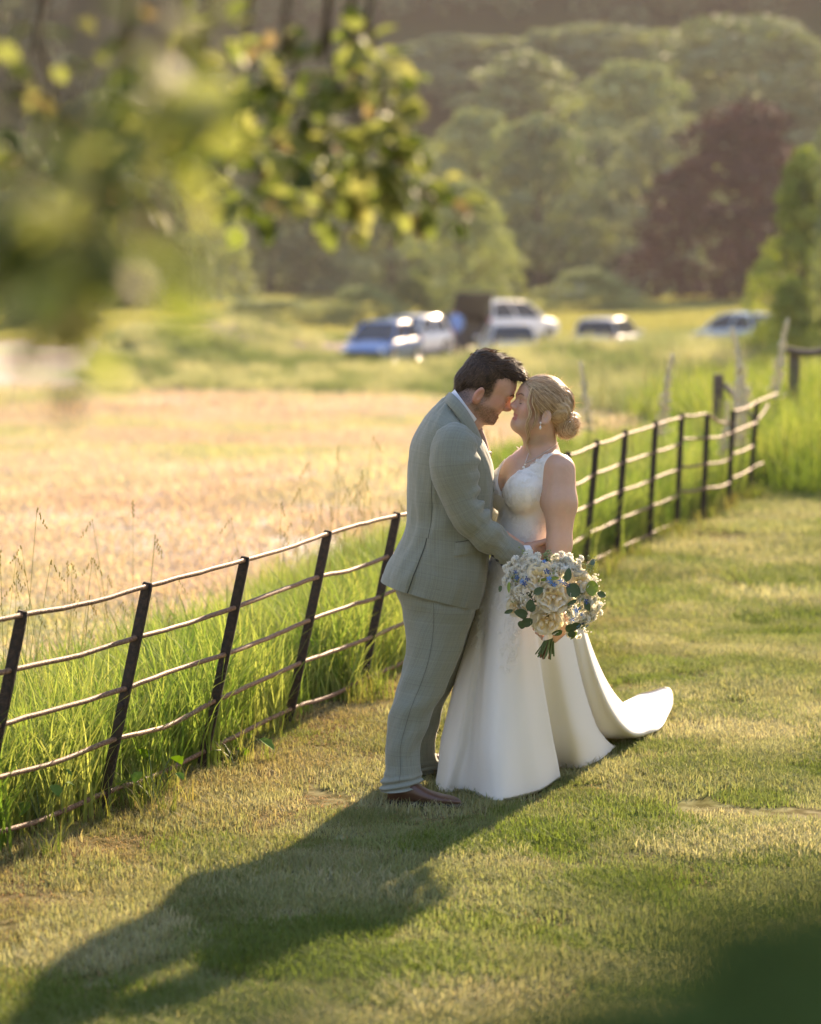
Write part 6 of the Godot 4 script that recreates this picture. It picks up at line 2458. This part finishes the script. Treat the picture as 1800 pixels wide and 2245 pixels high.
func bouquet() -> void:
	var z := -10.965
	var mid := at(1206, 1292, z)
	var o := thing("bouquet", "round bridal bouquet of cream roses, white stocks and small blue flowers", "bouquet", at(1206, 1388, z))
	var home := -o.position
	var r := RandomNumberGenerator.new()
	r.seed = 404
	var cream := leafy(0.90, 0.875, 0.79, Color(0.85, 0.82, 0.72), 0.6)
	var ivory := leafy(0.90, 0.89, 0.85, Color(0.95, 0.94, 0.88), 0.6)
	var butter := leafy(0.84, 0.76, 0.55, Color(0.75, 0.66, 0.44), 0.6)
	var blue := leafy(0.13, 0.27, 0.55, Color(0.3, 0.4, 0.6), 0.6)
	var deep := leafy(0.05, 0.09, 0.24, Color(0.15, 0.2, 0.4), 0.6)
	var green := leafy(0.065, 0.105, 0.055, Color(0.25, 0.32, 0.12), 0.5)
	var bright := leafy(0.20, 0.27, 0.045, Color(0.6, 0.66, 0.2), 0.5)
	var bud := leafy(0.24, 0.29, 0.12, Color(0.4, 0.45, 0.2), 0.6)
	# where on the dome a drawn point lies
	var dome := func(px: float, py: float, lift := 0.0) -> Transform3D:
		var p := at(px, py, z)
		var d: Vector3 = p - mid
		var R := 0.185
		var rr := minf(Vector2(d.x, d.y).length() / R, 0.97)
		var q := Vector3(d.x, d.y, 0.135 * sqrt(1.0 - rr * rr))
		var nrm := Vector3(d.x / R, d.y / R, 1.05 * sqrt(1.0 - rr * rr) + 0.15).normalized()
		return Transform3D(Basis.looking_at(-nrm, Vector3(0.05, 1, 0)), mid + q + nrm * lift + home)
	# roses
	var inner := petal(0.030, 0.032, 0.55, -0.10, 1)
	var middle := petal(0.046, 0.042, 0.45, 0.05, 2)
	var outer := petal(0.060, 0.050, 0.32, 0.28, 3)
	for q in [[1209, 1296, 1.24], [1196, 1345, 1.16], [1180, 1258, 1.05], [1262, 1268, 0.95], [1132, 1322, 0.75]]:
		var t: Transform3D = dome.call(q[0], q[1], 0.0)
		var rose := Node3D.new()
		rose.name = "rose"
		o.add_child(rose, true)
		rose.transform = t.scaled_local(Vector3.ONE * q[2])
		var ring := [[inner, 3, 0.10, 0.004, 0.012], [inner, 4, 0.28, 0.008, 0.009], [middle, 5, 0.50, 0.010, 0.004], [middle, 5, 0.78, 0.012, 0.0], [outer, 6, 1.05, 0.013, -0.003], [outer, 6, 1.30, 0.012, -0.007]]
		for k in ring.size():
			var w: Array = ring[k]
			for i in w[1]:
				var a: float = TAU * i / w[1] + k * 0.7 + r.randf_range(-0.12, 0.12)
				var p := part("petal", w[0], butter if k < 2 else cream, rose)
				p.transform = Transform3D(Basis(Vector3.BACK, a) * Basis(Vector3.RIGHT, PI / 2 - w[2] * 0.95) * Basis(Vector3.UP, PI), Basis(Vector3.BACK, a) * Vector3(0, w[3], w[4]))
		var heart := Form.new()
		heart.ball(Vector3(0, 0, 0.014), Vector3(0.007, 0.007, 0.018), 7)
		part("heart", heart.mesh(), cream, rose)
	# frilly stocks
	var frill := Form.new()
	for i in 9:
		var a := i * 2.39996
		var lean := 0.25 + 0.12 * i
		var d := Vector3(cos(a) * sin(lean), sin(a) * sin(lean), cos(lean))
		var u := d.cross(Vector3(0.2, 0.3, 0.9)).normalized()
		var w := d.cross(u)
		var n0 := frill.v.size()
		frill.add(Vector3(0, 0, 0.002))
		for j in 7:
			var b := lerpf(-1.0, 1.0, j / 6.0)
			frill.add(d * (0.013 + 0.0022 * sin(j * 2.6 + i)) + u * b * 0.0095 + w * (0.003 * sin(j * 2.1 + i * 2.0)) - d * 0.005 * b * b)
		for j in 6:
			frill.tri(n0, n0 + 1 + j, n0 + 2 + j)
	var frill_m := frill.mesh()
	var clusters := [[1160, 1222, 22], [1168, 1240, 22], [1130, 1240, 20], [1118, 1252, 16], [1234, 1226, 22], [1222, 1238, 18], [1256, 1240, 20], [1206, 1236, 10], [1284, 1318, 16], [1296, 1335, 16], [1280, 1345, 16], [1240, 1322, 12], [1120, 1272, 16], [1130, 1292, 14], [1268, 1290, 14], [1290, 1290, 12], [1212, 1252, 8], [1148, 1250, 10], [1250, 1375, 9], [1142, 1312, 10], [1300, 1345, 8]]
	for q in clusters:
		var st := Node3D.new()
		st.name = "stock_flower"
		o.add_child(st, true)
		st.transform = dome.call(q[0], q[1], 0.0)
		for i in q[2]:
			var p := part("floret", frill_m, ivory, st)
			var off := Vector3(r.randfn() * 0.016, r.randfn() * 0.018, r.randf_range(-0.02, 0.016))
			p.transform = Transform3D(Basis(Vector3(r.randfn(), r.randfn(), r.randfn()).normalized(), r.randf() * 0.9) * Basis(Vector3.BACK, r.randf() * TAU) * r.randf_range(1.0, 1.5), off)
	# small blue stars
	var star := Form.new()
	for i in 5:
		var a := TAU * i / 5.0
		var d := Vector3(cos(a), sin(a), 0.12)
		var u := Vector3(-sin(a), cos(a), 0)
		star.flat_quad(Vector3.ZERO, d * 0.006 + u * 0.0032, d * 0.0125, d * 0.006 - u * 0.0032)
	star.ball(Vector3(0, 0, 0.001), Vector3.ONE * 0.0022, 3)
	var star_m := star.mesh()
	for q in [[1139, 1252], [1150, 1268], [1143, 1262], [1156, 1272], [1196, 1249], [1203, 1268], [1210, 1272], [1200, 1262], [1228, 1270], [1234, 1274], [1222, 1266], [1258, 1318], [1270, 1306], [1252, 1322], [1262, 1346], [1255, 1352], [1270, 1352], [1192, 1232], [1160, 1262], [1262, 1330], [1244, 1340]]:
		var p := part("blue_flower", star_m, blue if r.randf() < 0.7 else deep, o)
		p.transform = dome.call(q[0], q[1], r.randf_range(0.030, 0.042)).rotated_local(Vector3.RIGHT, r.randf_range(-0.6, 0.6)).rotated_local(Vector3.BACK, r.randf() * 3.0).scaled_local(Vector3.ONE * r.randf_range(0.8, 1.15))
	# round silvery leaves and lance-shaped ones
	var oval := Form.new()
	var rows := []
	for i in 8:
		var t := i / 7.0
		var w := 0.5 * pow(sin(pow(t, 0.85) * PI), 0.7)
		rows.append(PackedVector3Array([Vector3(t, w, 0.10 * w - 0.1 * t * t), Vector3(t, w * 0.5, 0.02 - 0.1 * t * t), Vector3(t, 0, -0.1 * t * t), Vector3(t, -w * 0.5, 0.02 - 0.1 * t * t), Vector3(t, -w, 0.10 * w - 0.1 * t * t)]))
	oval.sheet(rows, false)
	var oval_m := oval.mesh()
	for q in [[1232, 1278, -20, 0.050, 0.9, 0], [1268, 1284, 10, 0.056, 0.85, 1], [1232, 1268, 80, 0.044, 0.55, 0], [1172, 1290, 35, 0.036, 0.65, 0], [1168, 1325, 95, 0.042, 0.75, 0], [1162, 1328, 175, 0.044, 0.70, 0], [1160, 1334, 160, 0.034, 0.75, 0], [1164, 1336, 240, 0.040, 0.75, 0], [1170, 1338, 215, 0.038, 0.70, 0], [1152, 1342, 250, 0.034, 0.75, 0], [1135, 1322, 205, 0.044, 0.30, 0], [1232, 1350, -30, 0.044, 0.75, 0], [1240, 1352, 10, 0.036, 0.85, 0], [1238, 1362, -40, 0.034, 0.70, 0], [1226, 1360, 215, 0.036, 0.7, 0], [1252, 1362, -90, 0.042, 0.36, 1], [1115, 1280, 235, 0.024, 0.7, 0], [1290, 1292, -15, 0.040, 0.5, 0], [1196, 1262, 200, 0.030, 0.35, 1], [1200, 1262, 10, 0.032, 0.35, 1], [1266, 1305, -50, 0.040, 0.55, 0], [1278, 1240, 30, 0.036, 0.45, 0], [1128, 1270, -80, 0.036, 0.35, 1], [1252, 1302, 200, 0.034, 0.4, 0], [1170, 1300, 250, 0.036, 0.5, 0]]:
		var p := part("leaf", oval_m, bright if q[5] == 1 else green, o)
		var t: Transform3D = dome.call(q[0], q[1], 0.036)
		p.transform = Transform3D(t.basis * Basis(Vector3.BACK, deg_to_rad(q[2])) * Basis(Vector3.UP, r.randf_range(-0.25, 0.15)) * Basis.from_scale(Vector3(q[3], q[3] * q[4], q[3]) * 1.25), t.origin)
	# baby's breath and green buds: too many to count
	var dot := Form.new()
	dot.ball(Vector3.ZERO, Vector3(0.0036, 0.0036, 0.0036), 4)
	var dot_m := dot.mesh()
	for q in [["babys_breath", ivory, [[1140, 1290, 14, 70], [1160, 1280, 12, 60], [1150, 1302, 12, 50], [1300, 1300, 10, 40], [1292, 1270, 12, 50], [1270, 1365, 8, 16], [1305, 1315, 6, 16], [1176, 1292, 8, 24], [1280, 1375, 6, 8]]], ["flower_bud", bud, [[1155, 1214, 8, 24], [1198, 1218, 9, 40], [1280, 1240, 10, 34], [1292, 1236, 8, 20], [1134, 1258, 8, 30], [1206, 1248, 6, 16], [1262, 1300, 9, 30], [1242, 1318, 8, 20], [1268, 1360, 8, 24], [1130, 1310, 6, 10]]]]:
		var pos := []
		for w in q[2]:
			for i in w[3]:
				var t: Transform3D = dome.call(w[0] + r.randfn() * w[2] * 0.6, w[1] + r.randfn() * w[2] * 0.6, r.randf_range(0.004, 0.030))
				pos.append(t.scaled_local(Vector3.ONE * r.randf_range(0.6, 1.2)))
		var mm := MultiMesh.new()
		mm.transform_format = MultiMesh.TRANSFORM_3D
		mm.mesh = dot_m
		mm.instance_count = pos.size()
		for i in pos.size():
			mm.set_instance_transform(i, pos[i])
		var mi := MultiMeshInstance3D.new()
		mi.name = q[0]
		mi.multimesh = mm
		mi.material_override = q[1]
		mi.set_meta("kind", "stuff")
		o.add_child(mi, true)
	# leafy heart of the bunch, dark between the flowers
	var core := Form.new()
	for i in 170:
		var d := Vector3(r.randfn(), r.randfn(), r.randfn()).normalized()
		var p := mid + Vector3(d.x * 0.125, d.y * 0.115, absf(d.z) * 0.09 - 0.03) * sqrt(r.randf_range(0.3, 1.0))
		var u := Vector3(r.randfn(), r.randfn(), r.randfn()).normalized() * 0.022
		var w := u.cross(d).normalized() * 0.010
		core.flat_quad(p - u, p + w, p + u, p - w)
	var hm := part("foliage", core.mesh(), green, o)
	hm.position = home
	hm.set_meta("kind", "stuff")
	# stems through the hand
	var knot := at(1206, 1388, z)
	for i in 24:
		var a := i * 2.39996
		var rad := 0.017 * sqrt((i + 0.5) / 24.0)
		var k := knot + Vector3(cos(a) * rad, 0, sin(a) * rad)
		var topp := mid + Vector3(cos(a) * rad * 3.5, -0.03, sin(a) * rad * 3.0)
		var tip := knot + Vector3(-0.022 + cos(a) * rad * 2.0 + r.randf_range(-0.006, 0.006), -0.088 + r.randf_range(-0.014, 0.012), sin(a) * rad * 1.7 + 0.01)
		var f := Form.new()
		f.tube(curve([topp, k, tip], 9), even(9, r.randf_range(0.0026, 0.0036)), 6)
		var st := part("stem", f.mesh(), M.stem if i % 6 else M.stem_brown, o)
		st.position = home
	var rb := Form.new()
	var r_rows := []
	for q in [[1214, 1352, 0.024], [1211, 1366, 0.0215], [1207, 1378, 0.021], [1204, 1390, 0.0205], [1201, 1399, 0.021]]:
		var m := at(q[0], q[1], z)
		var row := PackedVector3Array()
		for j in 20:
			var a := TAU * j / 20
			row.append(m + Vector3(cos(a) * q[2], -sin(a) * 0.002 + cos(a) * 0.006, sin(a) * q[2]))
		r_rows.append(row)
	rb.sheet(r_rows, true)
	var ribbon := part("ribbon", rb.mesh(), M.ribbon, o)
	ribbon.position = home
